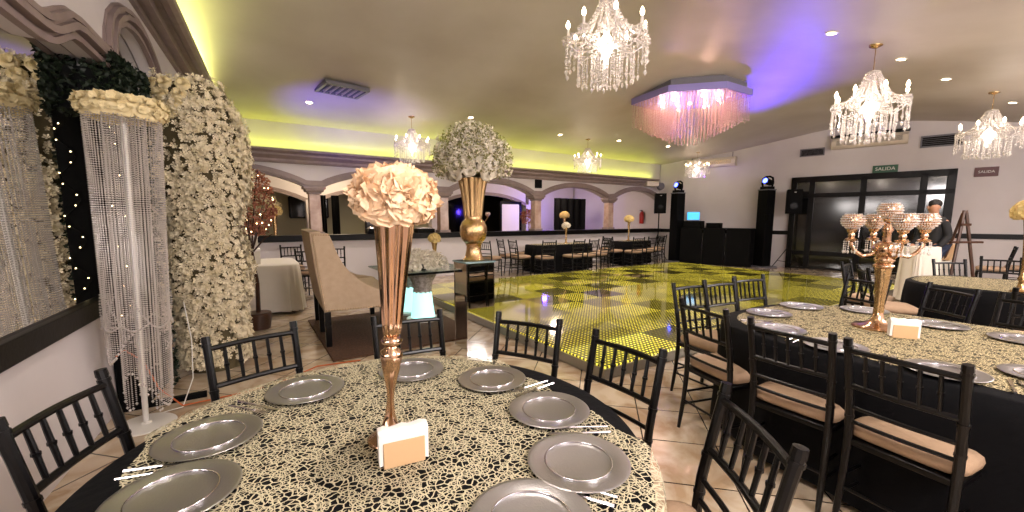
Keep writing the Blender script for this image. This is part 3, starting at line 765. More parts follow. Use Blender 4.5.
g = tag(empty('flower_arrangement', (2.13, 4.07, 1.90)), 'white roses with olive filler in the vase on the pedestal', 'flowers')
MB().sphere((0, 0, .18), .25, 16, 10, sz=.7).obj('foliage_core', mat('filler_core', '#85815f', .8), g)
ball(g, IV, 'ivory_rose', (0, 0, .17), .29, .25, 60, -.6, (1.2, 2.1), 8)
def filler(name, g, c, rx, rz_, n, mt, seed, s=.018, zmin=-.4, fuzz=.35):
    q = random.Random(seed); m = MB()
    for k in range(n):
        z = q.uniform(zmin, 1); a = q.random()*2*PI; rr = math.sqrt(max(0, 1-z*z)); f = 1+q.uniform(-.05, fuzz)
        p = Vector((rr*math.cos(a)*rx*f+c[0], rr*math.sin(a)*rx*f+c[1], z*rz_*f+c[2]))
        for _ in range(3):
            o_ = Vector([q.uniform(-1, 1) for _ in range(3)])*s*1.3; u = Vector([q.uniform(-1, 1) for _ in range(3)]).normalized(); w = u.cross(Vector((q.random(), q.random(), q.random()))).normalized()
            e = p+o_; m.add([e-u*s, e+w*s*.6, e+u*s, e-w*s*.6], [(0, 1, 2, 3)])
    o = m.obj(name, mt, g, smooth=0); o['kind'] = 'stuff'; return o
filler('filler_sprigs', g, (0, 0, .17), .33, .31, 900, M['olive'], 5, .014)
filler('small_blossoms', g, (0, 0, .17), .33, .31, 900, M['ivory'], 6, .016)
# yellow ball vase generic
def yellow_vase(x, y, z, H_, label, fl_label, r=.16, gold='goldy', meshes=None, nm='yellow_rose', n=26):
    g = tag(empty('flower_vase', (x, y, z)), label, 'vase')
    MB().lathe([(.07, 0), (.072, .01), (.03, .03), (.022, .10), (.035, .13), (.02, .16), (.018, .2)], 24).obj('foot', M[gold], g, smooth=60)
    MB().lathe([(.018, .19), (.022, H_*.5), (.035, H_*.8), (.05, H_), (.045, H_), (.02, H_*.6)], 36, flute=.06, nf=10).obj('trumpet', M[gold], g, smooth=60)
    g2 = tag(empty('flower_arrangement', (x, y, z+H_)), fl_label, 'flowers')
    MB().sphere((0, 0, r*.4), r*.8, 12, 8, sz=.8).obj('foliage_core', mat('yellow_core', '#c79b4a', .8), g2)
    ball(g2, meshes or YE, nm, (0, 0, r*.4), r*.86, r*.68, int(n*2.2), -.45, (.65, .95), int(x*10))
yellow_vase(6.1, .57, .763, .70, 'gold trumpet vase at the right picture edge', 'yellow flower ball at the right picture edge', .14)
yellow_vase(10.2, 8.9, .763, .62, 'thin gold vase on the right arch table', 'yellow flower ball on the right arch table')
yellow_vase(7.65, 8.95, .763, .45, 'thin pale vase on the left arch table', 'pale yellow flowers on the left arch table', .12, 'goldy', IV, 'ivory_rose', 18)
# mercury candle holder and white flowers on the glass table
yellow_vase(2.35, 5.75, .765, .36, 'slim gold candle vase on the glass table', 'small yellow blooms in the slim vase on the glass table', .09, 'goldy', YE, 'yellow_rose', 14)
g = tag(empty('flower_arrangement', (2.02, 5.55, .765)), 'low mound of white flowers lying on the glass table', 'flowers')
MB().sphere((0, 0, .05), .26, 16, 8, sz=.35).obj('foliage_core', M['leaf'], g)
ball(g, IV, 'ivory_rose', (0, 0, .03), .3, .17, 46, 0, (1.0, 1.5), 18)
filler('small_blossoms', g, (0, 0, .03), .36, .2, 500, M['ivory'], 16, .016, 0, .2)

# ------------------------------------------------------------ candelabra
RX, FW = Vector((.839, -.545, 0)), Vector((.545, .839, 0))
g = tag(empty('candelabra', (3.33, .86, .7635)), 'gold five-cup candelabra with crystal bowls on the long table', 'candelabra')
MB().lathe([(.125, 0), (.127, .008), (.118, .016), (.08, .022), (.05, .036), (.032, .06), (.026, .10)], 40).obj('foot', M['gold'], g, smooth=60)
MB().lathe([(.026, .09), (.024, .16), (.030, .25), (.036, .33), (.04, .38)], 40, flute=.07, nf=10).obj('stem', M['goldy'], g, smooth=60)
m = MB(); m.lathe([(.04, .38), (.052, .39), (.052, .40), (.038, .41), (.05, .425), (.052, .44), (.04, .455), (.055, .47), (.062, .50), (.058, .53), (.03, .545)], 32); m.lathe([(.022, .54), (.02, .60), (.03, .62), (.02, .64), (.022, .66)], 24); m.obj('hub', M['gold'], g, smooth=60)
def bowl(g, loc):
    p = parent_mesh('crystal_bowl', BM_, g, loc, sc=.84); return p
m = MB(); m.m = 0
m.lathe([(.012, -.035), (.03, -.02), (.034, 0), (.02, .004)], 20)
m.m = 1
for j in range(8):
    ph = .35+j*.29; rr = .072*math.sin(min(ph, 2.6)) if j else .035; z = .062-.062*math.cos(ph); k = max(8, int(rr*2*PI/.014))
    for i in range(k): a = 2*PI*i/k+j*.5*2*PI/k; m.octa((rr*math.cos(a), rr*math.sin(a), z), .0068, .0075)
m.m = 0
m.lathe([(.02, .002), (.05, .018), (.066, .045), (.068, .07), (.058, .095), (.05, .108), (.056, .095), (.06, .07), (.058, .045), (.04, .018)], 24, cap=False)
BM_ = m.mesh('crystal_bowl', [M['gold'], M['crystal']], 40)
bowl(g, (0, 0, .69))
m = MB()
for i in range(4): m.octa((0, 0, -.012-i*.014), .005, .007)
m.octa((0, 0, -.075), .008, .014); TD = m.mesh('teardrop', M['crystal'], 0)
for th in (-20.6, 69.4, 159.4, 249.4):
    a = math.radians(th); d = RX*math.cos(a)+FW*math.sin(a)
    pts_ = [d*.03+Vector((0, 0, .50)), d*.07+Vector((0, 0, .465)), d*.115+Vector((0, 0, .455)), d*.155+Vector((0, 0, .485)), d*.18+Vector((0, 0, .53)), d*.18+Vector((0, 0, .575))]
    ar = MB().tube(pts_, [.014, .011, .012, .012, .010, .012], 8).obj('arm', M['gold'], g, smooth=60)
    m = MB(); e = d*.18; m.lathe([(.012, .54), (.032, .555), (.034, .56), (.014, .57), (.02, .585), (.012, .60)], 20, (e.x, e.y, 0)); m.obj('drip_cup', M['gold'], g, smooth=60)
    bowl(g, (e.x, e.y, .625))
    for k in range(6): parent_mesh('teardrop', TD, g, (e.x+.034*math.cos(k*PI/3), e.y+.034*math.sin(k*PI/3), .556))

# ------------------------------------------------------------ crystal column stand
g = tag(empty('crystal_stand', (-.685, 3.71, 0)), 'round stand with a hanging curtain of crystal strands in front of the mirror', 'crystal stand')
g.rotation_mode = 'AXIS_ANGLE'; g.rotation_axis_angle = (math.radians(2.2), .545, .839, 0)
MB().lathe([(.17, 0), (.171, .006), (.165, .012), (.03, .016), (.028, .03)], 40).obj('base', M['whitem'], g, smooth=40)
MB().tube([(0, 0, .01), (0, 0, 2.16)], .017, 12).obj('pole', M['whitem'], g)
m = MB(); m.tube([(.19*math.cos(2*PI*i/40), .19*math.sin(2*PI*i/40), 2.13) for i in range(40)], .008, 6, closed=True)
for k in range(4): m.tube([(0, 0, 2.13), (.19*math.cos(k*PI/2), .19*math.sin(k*PI/2), 2.13)], .006, 6)
m.obj('ring', M['whitem'], g)
m = MB(); q = random.Random(2)
def strand(m, x, y, z0, z1, s=.0062, sp=.0145, sway=0):
    z = z0; k = 0
    while z > z1:
        m.octa((x*(1+sway*(z0-z)), y*(1+sway*(z0-z)), z), s); z -= sp
    m.octa((x*(1+sway*(z0-z)), y*(1+sway*(z0-z)), z-.01), .009, .014)
for i in range(62):
    a = 2*PI*i/62; side = (math.cos(a)*RX.x+math.sin(a)*RX.y)      # -1 at the side next to the mirror's near end
    strand(m, .19*math.cos(a), .19*math.sin(a), 2.12, .62+.10*math.sin(i*.3)+(-.35 if side > .55 else .0), sway=-.09)
for i in range(26):
    a = 2*PI*i/26; strand(m, .105*math.cos(a), .105*math.sin(a), 2.12, .28+.16*math.sin(i*.45), sway=-.03)
# swags of beads between strands
for k in range(8):
    a0, a1 = k*PI/4, (k+1.6)*PI/4
    for i in range(30):
        t = i/29; a = a0+(a1-a0)*t; m.octa((.18*math.cos(a), .18*math.sin(a), .95-.18*t-.12*math.sin(PI*t)), .0075)
o = m.obj('crystal_strands', M['crystal'], g, smooth=0); o['kind'] = 'stuff'
g = tag(empty('flower_garland', (-.613, 3.665, 2.155)), 'ring garland of cream roses crowning the crystal stand', 'garland')
ICR = [rose_mesh('cream_rose', mat('garland_petal', '#e6d8b0', .6, noise=(20, '#d6c28e', .3), spec=.2), .06, seed=s, ruf=.3) for s in (11, 12)]
MB().tube([(.19*math.cos(2*PI*i/30), .19*math.sin(2*PI*i/30), 0) for i in range(30)], .02, 8, closed=True).obj('wreath_core', M['olive'], g)
for i in range(16):
    for dz, ro in ((.018, .20), (-.02, .195)):
        a = 2*PI*(i+(.5 if dz < 0 else 0))/16
        parent_mesh('cream_rose', ICR[i % 2], g, (ro*math.cos(a), ro*math.sin(a), dz), aim((math.cos(a), math.sin(a), .45 if dz > 0 else -.1)), R.uniform(.7, .98))

# ------------------------------------------------------------ black hedge panel and flower column
g = tag(empty('hedge_panel', (-.62, 4.2, 0)), 'black backdrop panel topped with dark hedge leaves beside the crystal stand', 'backdrop')
hx = [(-.905+.62, 4.12-4.2), (-.735+.62, 4.12-4.2), (-.67+.62, 4.62-4.2), (-.87+.62, 4.62-4.2)]
MB().prism(hx, 0, 2.50).obj('panel_board', M['blackm'], g)
MB().box((.0, -.13, .02), (.52, .05, .04)).obj('floor_bar', M['blackm'], g)
def leaves(name, g, boxes, n, mt, seed, s=.02):
    q = random.Random(seed); m = MB()
    for k in range(n):
        c, d = boxes[k % len(boxes)]; f = q.randrange(3); p = [c[i]+q.uniform(-.5, .5)*d[i] for i in range(3)]
        sgn = q.choice((-1, 1)); p[f] = c[f]+sgn*d[f]/2*(1+q.uniform(-.1, .12)); p = Vector(p)
        u = Vector([q.uniform(-1, 1) for _ in range(3)]).normalized(); w = u.cross(Vector((q.random(), q.random(), q.random()))).normalized()
        m.add([p-u*s, p+w*s*.55, p+u*s, p-w*s*.55], [(0, 1, 2, 3)])
    o = m.obj(name, mt, g, smooth=0); o['kind'] = 'stuff'; return o
leaves('hedge_leaves', g, [((-.17+.024*k, -.02+.13*k, 2.40), (.17, .16, .44)) for k in range(5)]+[((.0, .35, 1.3), (.05, .2, 2.3))], 6000, M['leaf'], 4, .022)
m = MB(); q = random.Random(9)
pp = [(-.16, -.085, 2.1)]
for i in range(40): pp.append((-.17+.045*math.sin(i*.8), -.088, 2.1-i*.037))
m.tube(pp, .0025, 4); m.obj('light_wire', M['blackm'], g)
for i in range(0, 40, 2): MB().octa((pp[i][0]+.01, pp[i][1]-.008, pp[i][2]), .005).obj('fairy_light', M['fairy'], g, smooth=0)

g = tag(empty('flower_column', (-.32, 4.84, 0)), 'tall column smothered in cream cherry blossoms beside the hedge panel', 'flower column')
def colr(z):  # ragged profile
    return .36+.035*math.sin(z*3.1)+.03*math.sin(z*7+1)-(.16*max(0, z-2.3)/.4)-(.085*max(0, 1.7-z))
m = MB(); m.lathe([(colr(z)*.88, z) for z in [i*.1 for i in range(0, 27)]]+[(.1, 2.68)], 28, sx=1.0, sy=.75); m.obj('foliage_core', mat('column_core', '#544a30', .9), g)
m = MB(); q = random.Random(31)
for k in range(9500):
    z = q.uniform(.06, 2.66); a = q.random()*2*PI; patch = math.sin(z*4.3+a*2)+math.sin(z*1.7-a*3+1)
    if patch < -1.35 and q.random() < .75: continue
    rr = colr(z)*(1+q.uniform(-.1, .15)); top = max(0, (z-2.45)/.25)
    rr *= (1-top*q.random()); p = Vector((rr*math.cos(a), rr*math.sin(a)*.78, z+top*q.uniform(0, .08)))
    n_ = Vector((math.cos(a), math.sin(a), q.uniform(-.5, .7)+top)).normalized()+Vector([q.uniform(-.5, .5) for _ in range(3)]); n_.normalize()
    u = n_.orthogonal().normalized(); w = n_.cross(u); s = q.uniform(.020, .034); o_ = q.random()*6
    c = len(m.v); vs = [p-n_*.004]; fs = []
    for i in range(5):
        b0 = o_+i*2*PI/5
        for da, rr2, h in ((-.45, .75, .25), (0, 1.0, .35), (.45, .75, .25)):
            vs.append(p+(u*math.cos(b0+da)+w*math.sin(b0+da))*s*rr2+n_*s*h)
        fs += [(0, 1+i*3, 2+i*3), (0, 2+i*3, 3+i*3)]
    m.add(vs, fs)
o = m.obj('cherry_blossoms', M['cream'], g, smooth=0); o['kind'] = 'stuff'

for k in range(12):
    a = math.radians(195+k*6); parent_mesh('cream_rose', ICR[k % 2], g, (.33*math.cos(a), .25*math.sin(a), 2.36+.08*(k % 4)), aim((math.cos(a), math.sin(a), .3)), .8)
# cables on the floor
o = MB().tube([(-.86, 4.0, .45), (-.8, 3.95, .5), (-.7, 3.9, .42), (-.62, 3.86, .2), (-.5, 3.9, .02), (-.2, 3.95, .008), (.1, 4.0, .008), (.5, 4.3, .008), (.9, 4.25, .008)], .006, 6).obj('power_cable', M['orange'])
tag(o, 'orange power cable running from the wall across the tiles', 'cable')
o = MB().tube([(-.45, 4.06, .8), (-.42, 4.02, .5), (-.43, 3.98, .2), (-.5, 3.9, .01), (-.62, 3.86, .01)], .004, 6).obj('lamp_cord', M['whitem'])
tag(o, 'thin white cord hanging down behind the crystal stand', 'cable')

# ------------------------------------------------------------ lit copper tree
g = tag(empty('blossom_tree', (.06, 6.3, 0)), 'copper-leaved blossom tree with tiny lit bulbs behind the flower column', 'tree')
m = MB(); q = random.Random(5); tips = []
m.tube([(0, 0, 0), (.02, 0, .6), (-.02, 0, 1.1)], [.03, .025, .02], 8)
for k in range(11):
    a = k*2.4; l = q.uniform(.2, .34); p1 = (l*.5*math.cos(a), l*.5*math.sin(a), 1.2+.06*k); p2 = (l*math.cos(a)*.8, l*math.sin(a)*.8, 1.25+.08*k); m.tube([(-.02, 0, 1.0), p1, p2], [.012, .008, .004], 5); tips.append(p2)
m.obj('trunk', M['brown'], g)
MB().lathe([(.14, 0), (.16, .2), (.15, .22), (.02, .22)], 20).obj('pot', M['brown'], g)
filler('copper_leaves', g, (0, 0, 1.65), .26, .42, 520, M['pinkleaf'], 7, .024, -.9, .1)
for k in range(34):
    z = q.uniform(-.9, .9); a = q.random()*6.28; rr = math.sqrt(1-z*z); MB().octa((.27*rr*math.cos(a), .27*rr*math.sin(a), 1.65+z*.42), .009).obj('bulb', M['fairy'], g, smooth=0)

# white clothed table and things on it
g = tag(empty('gift_table', (.17, 7.75, 0)), 'table under a long white cloth behind the flower column', 'table')
MB().box((0, 0, .735), (.9, 1.2, .02)).obj('tabletop', M['brown'], g)
for sx in (-1, 1):
    for sy in (-1, 1): MB().tube([(sx*.4, sy*.55, 0), (sx*.4, sy*.55, .73)], .018, 8).obj('leg', M['grey'], g)
o = se_cloth('tablecloth', .54, .68, 7, .757, M['white'], (.14, 7.72, 0), 0, .06); tag(o, 'floor-length white cloth on the table left of the sofa', 'tablecloth')
for i, (x, y, w, h, z, l) in enumerate(((.0, 7.5, .32, .24, .758, 'large cream gift box at the bottom of the pile'), (.02, 7.52, .24, .2, .998, 'smaller cream gift box topmost of the pile'))):
    g = tag(empty('gift_box', (x, y, z+.001*i)), l+' on the white table', 'box', 'cream boxes on the white table')
    MB().box((0, 0, h/2-.015), (w, w, h-.03)).obj('box_body', M['white'], g, bevel=.004); MB().box((0, 0, h-.02), (w+.012, w+.012, .036)).obj('lid', M['paper'], g, bevel=.003)

# ------------------------------------------------------------ settee
g = tag(empty('settee', (.65, 4.83, 0), -math.radians(2.9)), 'high-backed beige settee with nailhead trim standing on a brown rug', 'sofa')
def side_panel(y0, y1):
    prof = [(-.07, 1.30), (.10, 1.295), (.13, 1.22), (.175, 1.08), (.235, .95), (.31, .845), (.41, .756), (.50, .69), (.61, .635), (.85, .585), (.87, .56), (.87, .42), (.02, .43), (-.03, .85)]
    m = MB(); n = len(prof); m.add([(x, y0, z) for x, z in prof]+[(x, y1, z) for x, z in prof], [tuple(range(n)), tuple(range(2*n-1, n-1, -1))]+[(i, n+i, n+(i+1) % n, (i+1) % n) for i in range(n)]); return m, prof
LS_ = 1.5
for y0, y1 in ((-.012, .06), (LS_-.06, LS_+.012)):
    m, prof = side_panel(y0, y1); m.obj('side_wing', M['sofa'], g, bevel=.012)
m = MB()
vs = []
for y in (.0, LS_):
    vs += [(-.09, y, 1.31), (.02, y, 1.32), (.08, y, .86), (.16, y, .43), (.015, y, .42), (-.045, y, .85)]
m.add(vs, [(0, 1, 2, 3, 4, 5), (11, 10, 9, 8, 7, 6)]+[(i, 6+i, 6+(i+1) % 6, (i+1) % 6) for i in range(6)]); m.obj('backrest', M['sofa'], g, bevel=.01)
MB().box((.44, LS_/2, .50), (.80, LS_-.15, .18)).obj('seat', M['sofa'], g, bevel=.03)
m = MB()
def nails(p, q_, n, y):
    y = -.012
    for i in range(n):
        t = i/(n-1); m.sphere((p[0]+(q_[0]-p[0])*t, y-.002, p[1]+(q_[1]-p[1])*t), .006, 6, 4)
inner = [(-.055, 1.26), (-.01, .84), (.035, .445), (.85, .435)]
nails(inner[0], inner[1], 18, 0); nails(inner[1], inner[2], 14, 0); nails(inner[2], inner[3], 30, 0); nails((-.05, 1.28), (.10, 1.275), 7, 0)
o = m.obj('nailhead_trim', M['goldy'], g); o['kind'] = 'stuff'
for x in (.05, .80):
    for y in (.04, LS_/2, LS_-.05): MB().box((x, y, .21), (.06, .06, .42), taper=1.1).obj('leg', M['black'], g)
o = MB().box((1.53, 5.35, .012), (1.75, 2.0, .022)).obj('shag_rug', M['rug'], None, bevel=.008); tag(o, 'rectangular brown shag rug under the settee and glass table', 'rug')
# glass table with lit pedestals
g = tag(empty('glass_table', (2.05, 5.6, .0)), 'glass-topped table with glowing turquoise pedestals behind the near vase', 'table')
MB().box((0, 0, .755), (1.15, 1.15, .016)).obj('glass_top', M['tglass'], g, bevel=.003)
MB().box((0, -.57, .745), (1.16, .012, .03)).obj('dark_edge', M['blackm'], g)
for x, y in ((.0, -.10), (.0, .42)):
    lg = MB().lathe([(.13, .42), (.12, .48), (.14, .56), (.18, .64), (.22, .72), (.22, .745)], 40, (x, y, 0), flute=.05, nf=12).obj('pedestal_top', M['scallop'], g, smooth=50)
    MB().lathe([(.17, .06), (.165, .10), (.145, .25), (.135, .36), (.13, .43)], 32, (x, y, 0)).obj('lit_pedestal', M['teal'], g, smooth=50)
    MB().lathe([(.23, .024), (.23, .05), (.20, .06), (.18, .065)], 32, (x, y, 0)).obj('pedestal_foot', M['whitem'], g, smooth=40)

# ------------------------------------------------------------ DJ area
def tower(x, y, label, hl):
    rz = -math.atan(WS)
    g = tag(empty('lighting_tower', (x, y, 0), rz), label, 'lighting tower')
    MB().box((0, 0, .02), (.6, .55, .04)).obj('base_plate', M['grey'], g)
    MB().box((0, 0, 1.17), (.32, .32, 2.26)).obj('black_cover', M['blackm'], g, bevel=.01)
    MB().box((0, 0, 2.31), (.34, .34, .03)).obj('top_plate', M['grey'], g)
    MB().box((-.23, -.26, 1.5), (.10, .12, .16)).obj('clamp_light', M['blackm'], g, bevel=.01)
    g = tag(empty('moving_head', (x, y, 2.327), rz), hl, 'stage light')
    MB().box((0, 0, .04), (.28, .26, .08)).obj('base', M['blackm'], g, bevel=.01)
    m = MB(); m.tube([(0, -.15, .08), (0, -.18, .18), (0, -.16, .32), (0, -.06, .37), (0, .06, .37), (0, .16, .32), (0, .18, .18), (0, .15, .08)], .028, 8); m.obj('yoke', M['blackm'], g, smooth=60)
    m = MB(); m.tube([(.10, 0, .19), (-.10, 0, .25)], [.09, .10], 16); hd = m.obj('head', M['blackm'], g)
    m = MB(); m.tube([(-.10, 0, .25), (-.115, 0, .2545)], .075, 16); m.obj('lens', M['bluelens'], hd)
    return g
tower(12.25, 8.62, 'left black covered lighting tower of the stage', 'moving head light on the left stage tower')
tower(13.1, 6.22, 'right black covered lighting tower of the stage', 'moving head light on the right stage tower')
rzw = math.atan2(1, -WS)
def booth_panel(x, y, w, h, name, label, mt, cat):
    m = MB().box((0, 0, h/2), (w, .05, h)); o = m.obj(name, mt, None, bevel=.005); o.location = (x, y, 0); o.rotation_euler.z = math.atan2(-1.9, .72); return tag(o, label, cat)
g = tag(empty('dj_booth', (12.64, 7.42, 0), math.atan2(1, -WS)), 'black fabric fronted booth between the two lighting towers', 'booth')
for i in range(3): MB().box((-.68+.68*i, .30, .58), (.66, .03, 1.16)).obj('front_panel', M['blackm'], g, bevel=.004)
for s_ in (-1, 1): MB().box((s_*1.02, 0, .58), (.03, .62, 1.16)).obj('side_panel', M['blackm'], g, bevel=.004)
MB().box((0, -.02, 1.15), (2.0, .55, .03)).obj('shelf', M['blackm'], g)
g = tag(empty('laptop', (12.40, 8.12, 1.39), math.radians(-57)), 'open laptop with a bright blue screen on the booth', 'laptop')
MB().box((0, 0, .01), (.36, .25, .02)).obj('keyboard_base', M['grey'], g, bevel=.003)
sc_ = MB().box((0, 0, 0), (.40, .015, .28)).obj('lid', M['grey'], g, bevel=.003); sc_.location = (0, .13, .16)
s2 = MB().box((0, -.010, 0), (.37, .004, .25)).obj('screen', M['screen'], sc_)
o = MB().box((0, 0, .11), (.55, .4, .22)).obj('equipment_case', M['blackm'], None, bevel=.01); o.location = (12.45, 8.12, 1.167); o.rotation_euler.z = rzw; tag(o, 'black equipment case under the laptop on the booth', 'case')
o = MB().box((0, 0, .08), (.42, .32, .16)).obj('mixer', M['blackm'], None, bevel=.02); o.location = (12.6, 7.5, 1.167); o.rotation_euler.z = rzw; tag(o, 'black mixing console on the booth shelf', 'mixer')

def speaker(x, y, z, face, label, sl):
    g = tag(empty('speaker_stand', (x, y, 0), face), sl, 'speaker stand')
    MB().tube([(0, 0, .12), (0, 0, z)], .02, 8).obj('pole', M['blackm'], g)
    MB().tube([(0, 0, .62), (0, 0, .72)], .035, 8).obj('collar', M['blackm'], g)
    for k in range(3):
        a = k*2*PI/3+.5; MB().tube([(0, 0, .68), (.42*math.cos(a), .42*math.sin(a), .012)], .012, 6).obj('leg', M['blackm'], g)
        MB().tube([(0, 0, .2), (.28*math.cos(a), .28*math.sin(a), .23)], .008, 6).obj('brace', M['blackm'], g)
    g = tag(empty('loudspeaker', (x, y, z), face), label, 'speaker')
    m = MB(); m.prism([(-.19, -.2), (.19, -.2), (.14, .17), (-.14, .17)], 0, .68); m.obj('cabinet', M['blackm'], g, bevel=.015)
    MB().box((0, -.205, .34), (.35, .014, .63)).obj('grille', mat('speaker_grille', '#040405', .7, spec=.1), g, bevel=.004)
    m = MB(); m.lathe([(.13, 0), (.12, -.006), (.05, .01)], 24); o = m.obj('woofer', M['trimblack'], g); o.location = (0, -.212, .22); o.rotation_euler = (PI/2, 0, 0); o.scale = (.8, .8, .3)
    MB().box((0, -.214, .60), (.05, .006, .015)).obj('badge', M['whitem'], g)
speaker(12.05, 9.2, 1.64, math.radians(-40), 'black loudspeaker on a stand left of the stage', 'black tripod stand carrying the left loudspeaker')
speaker(13.2, 5.55, 1.6, math.radians(-55), 'black loudspeaker on a stand between stage and door', 'black tripod stand carrying the right loudspeaker')

# fire extinguisher on the wall seen through the last arch
def wl(y, z, off): 
    n_ = Vector((-1, -WS, 0)).normalized(); return (wallx(y)+n_.x*off, y+n_.y*off, z)
g = tag(empty('fire_extinguisher', wl(10.3, 1.28, .1)), 'red fire extinguisher hung on the wall beyond the last arch', 'fire extinguisher')
MB().lathe([(.07, 0), (.08, .02), (.08, .36), (.05, .42), (.025, .44)], 20).obj('cylinder', M['red'], g, smooth=50)
m = MB(); m.tube([(0, 0, .43), (0, 0, .48)], .02, 8); m.box((-.04, 0, .49), (.14, .03, .02)); m.obj('valve', M['blackm'], g)
MB().tube([(0, -.02, .46), (.08, -.05, .4), (.09, -.05, .15)], .01, 6).obj('hose', M['blackm'], g)
def plaque(y, z, w, h, m, label, nm, cat, y1=None, th=.02):
    o = onwall(y+w/2, z-h/2, z+h/2, y-w/2, th, nm, m, 0, None, .004); return tag(o, label, cat)
# exit sign etc.
def sign(y, z, w, h, m, m2, text, label, nm='exit_sign', size=.1):
    rz = math.atan2(-1, WS)   # text reads left to right with Y decreasing
    loc = wl(y, z, .02); g = tag(empty(nm, loc, rz), label, 'sign')
    MB().box((0, 0, 0), (w, .02, h)).obj('sign_panel', m, g, bevel=.003)
    cu = bpy.data.curves.new('sign_text', 'FONT'); cu.body = text; cu.size = size; cu.align_x = 'CENTER'; cu.align_y = 'CENTER'; cu.extrude = .002
    t = bpy.data.objects.new('sign_text', cu); C.objects.link(t); t.parent = g; t.rotation_euler = (PI/2, 0, 0); t.location = (0, -.013, 0); cu.materials.append(m2)
    bpy.context.view_layer.update(); me = bpy.data.meshes.new_from_object(t); t2 = bpy.data.objects.new('sign_text', me); C.objects.link(t2); t2.parent = g; t2.rotation_euler = (PI/2, 0, 0); t2.location = (0, -.013, 0); bpy.data.objects.remove(t)
    return g
sign(3.87, 2.76, .50, .19, M['green'], M['whitem'], 'SALIDA', 'green exit sign above the dark glass doors', 'exit_sign', .12)
sign(2.15, 2.55, .38, .22, mat('dark_red_sign', '#4c1512', .5), M['whitem'], 'SALIDA', 'dark red sign on the wall right of the doors', 'exit_sign', .08)
def wallvent(y, z, w, h, label):
    loc = wl(y, z, .02); g = tag(empty('wall_vent', loc, math.atan2(-1, WS)), label, 'vent')
    MB().box((0, 0, 0), (w, .02, h)).obj('backing', M['blackm'], g)
    f = MB()
    for sx in (-1, 1): f.box((sx*w/2, -.015, 0), (.03, .03, h))
    for sz in (-1, 1): f.box((0, -.015, sz*h/2), (w+.03, .03, .03))
    f.obj('frame', M['grey'], g)
    for k in range(6): MB().box((0, -.018, -h/2+h*(k+.5)/6), (w, .02, .006)).obj('slat', M['grey'], g)
wallvent(5.42, 3.35, .55, .19, 'dark wall vent above the left part of the doors'); wallvent(2.92, 3.36, .72, .26, 'dark wall vent above the right part of the doors')
# air curtain units
def acunit(y0, y1, z, label, dark):
    yc = (y0+y1)/2; w = abs(y1-y0)*1.03; g = tag(empty('air_conditioner', wl(yc, z, .14), math.atan2(-1, WS)), label, 'air conditioner')
    m = MB(); prof = [(.13, .14), (-.08, .14), (-.13, .06), (-.13, -.08), (-.08, -.14), (.13, -.14)]; vs = []
    for x in (-w/2, w/2): vs += [(x, y, z_) for y, z_ in prof]
    m.add(vs, [tuple(range(6)), tuple(range(11, 5, -1))]+[(i, 6+i, 6+(i+1) % 6, (i+1) % 6) for i in range(6)]); m.obj('housing', M['acwhite'], g, bevel=.012)
    for k in range(5): MB().box((0, -.134, -.05+.025*k), (w*.85, .01, .008)).obj('louvre', M['goldy'] if not dark else M['blackm'], g)
    if dark: MB().box((0, -.03, .19), (w*1.02, .22, .05)).obj('dark_shelf', M['trimblack'], g)
    for sx in (-1, 1): MB().box((sx*w*.42, .05, .22), (.02, .02, .16)).obj('bracket', M['grey'], g)
acunit(8.75, 7.3, 3.28, 'long beige air conditioner above the stage booth', False)
acunit(5.0, 3.5, 3.5, 'air conditioner with a dark shelf above the doors', True)
g = tag(empty('fan_unit', (12.15, 9.5, 2.62), math.radians(-15)), 'white wall unit with a round fan at the end of the cornice', 'fan')
MB().box((-.15, 0, .05), (.5, .22, .18)).obj('housing', M['acwhite'], g, bevel=.03)
m = MB(); m.tube([(.2, -.12, -.03), (.2, -.02, -.03)], [.12, .14], 20); m.obj('fan_head', M['grey'], g)

o = MB().box((0, 0, 0), (.24, .04, .24)).obj('wall_speaker', M['blackm'], None, bevel=.01); o.location = (7.2, YA-.02, 2.46); tag(o, 'small dark square fitting above the middle column', 'wall speaker')

# ------------------------------------------------------------ easel, man, props on the right
g = tag(empty('easel', (10.75, 1.76, 0), math.radians(-33)), 'brown wooden easel standing in front of the cream wall', 'easel')
MB().tube([(-.24, -.1, 0), (-.01, 0, 1.60)], .026, 6).obj('leg', M['brown'], g)
MB().tube([(.30, -.1, 0), (.02, 0, 1.60)], .026, 6).obj('leg', M['brown'], g)
MB().tube([(.10, .5, 0), (.0, .03, 1.55)], .022, 6).obj('leg', M['brown'], g)
MB().box((.02, -.06, 1.04), (.56, .08, .035)).obj('tray', M['brown'], g, bevel=.004)
MB().box((.01, -.04, 1.35), (.16, .03, .04)).obj('cross_bar', M['brown'], g)
o = se_cloth('draped_side_table', .2, .18, 6, .98, M['white'], (9.75, 2.05, 0), math.radians(-33), .03); tag(o, 'low side table hidden under a white cloth behind the candelabra', 'side table')
o = MB().box((0, 0, .15), (.38, .3, .30)).obj('tan_box', M['kraft'], None, bevel=.015); o.location = (11.12, 2.06, .68); tag(o, 'tan carton on a white plinth between the man and the easel', 'box')
o = MB().box((0, 0, .335), (.42, .34, .67)).obj('white_plinth', M['white'], None, bevel=.01); o.location = (11.12, 2.06, 0); tag(o, 'white plinth under the tan carton beside the easel', 'plinth')

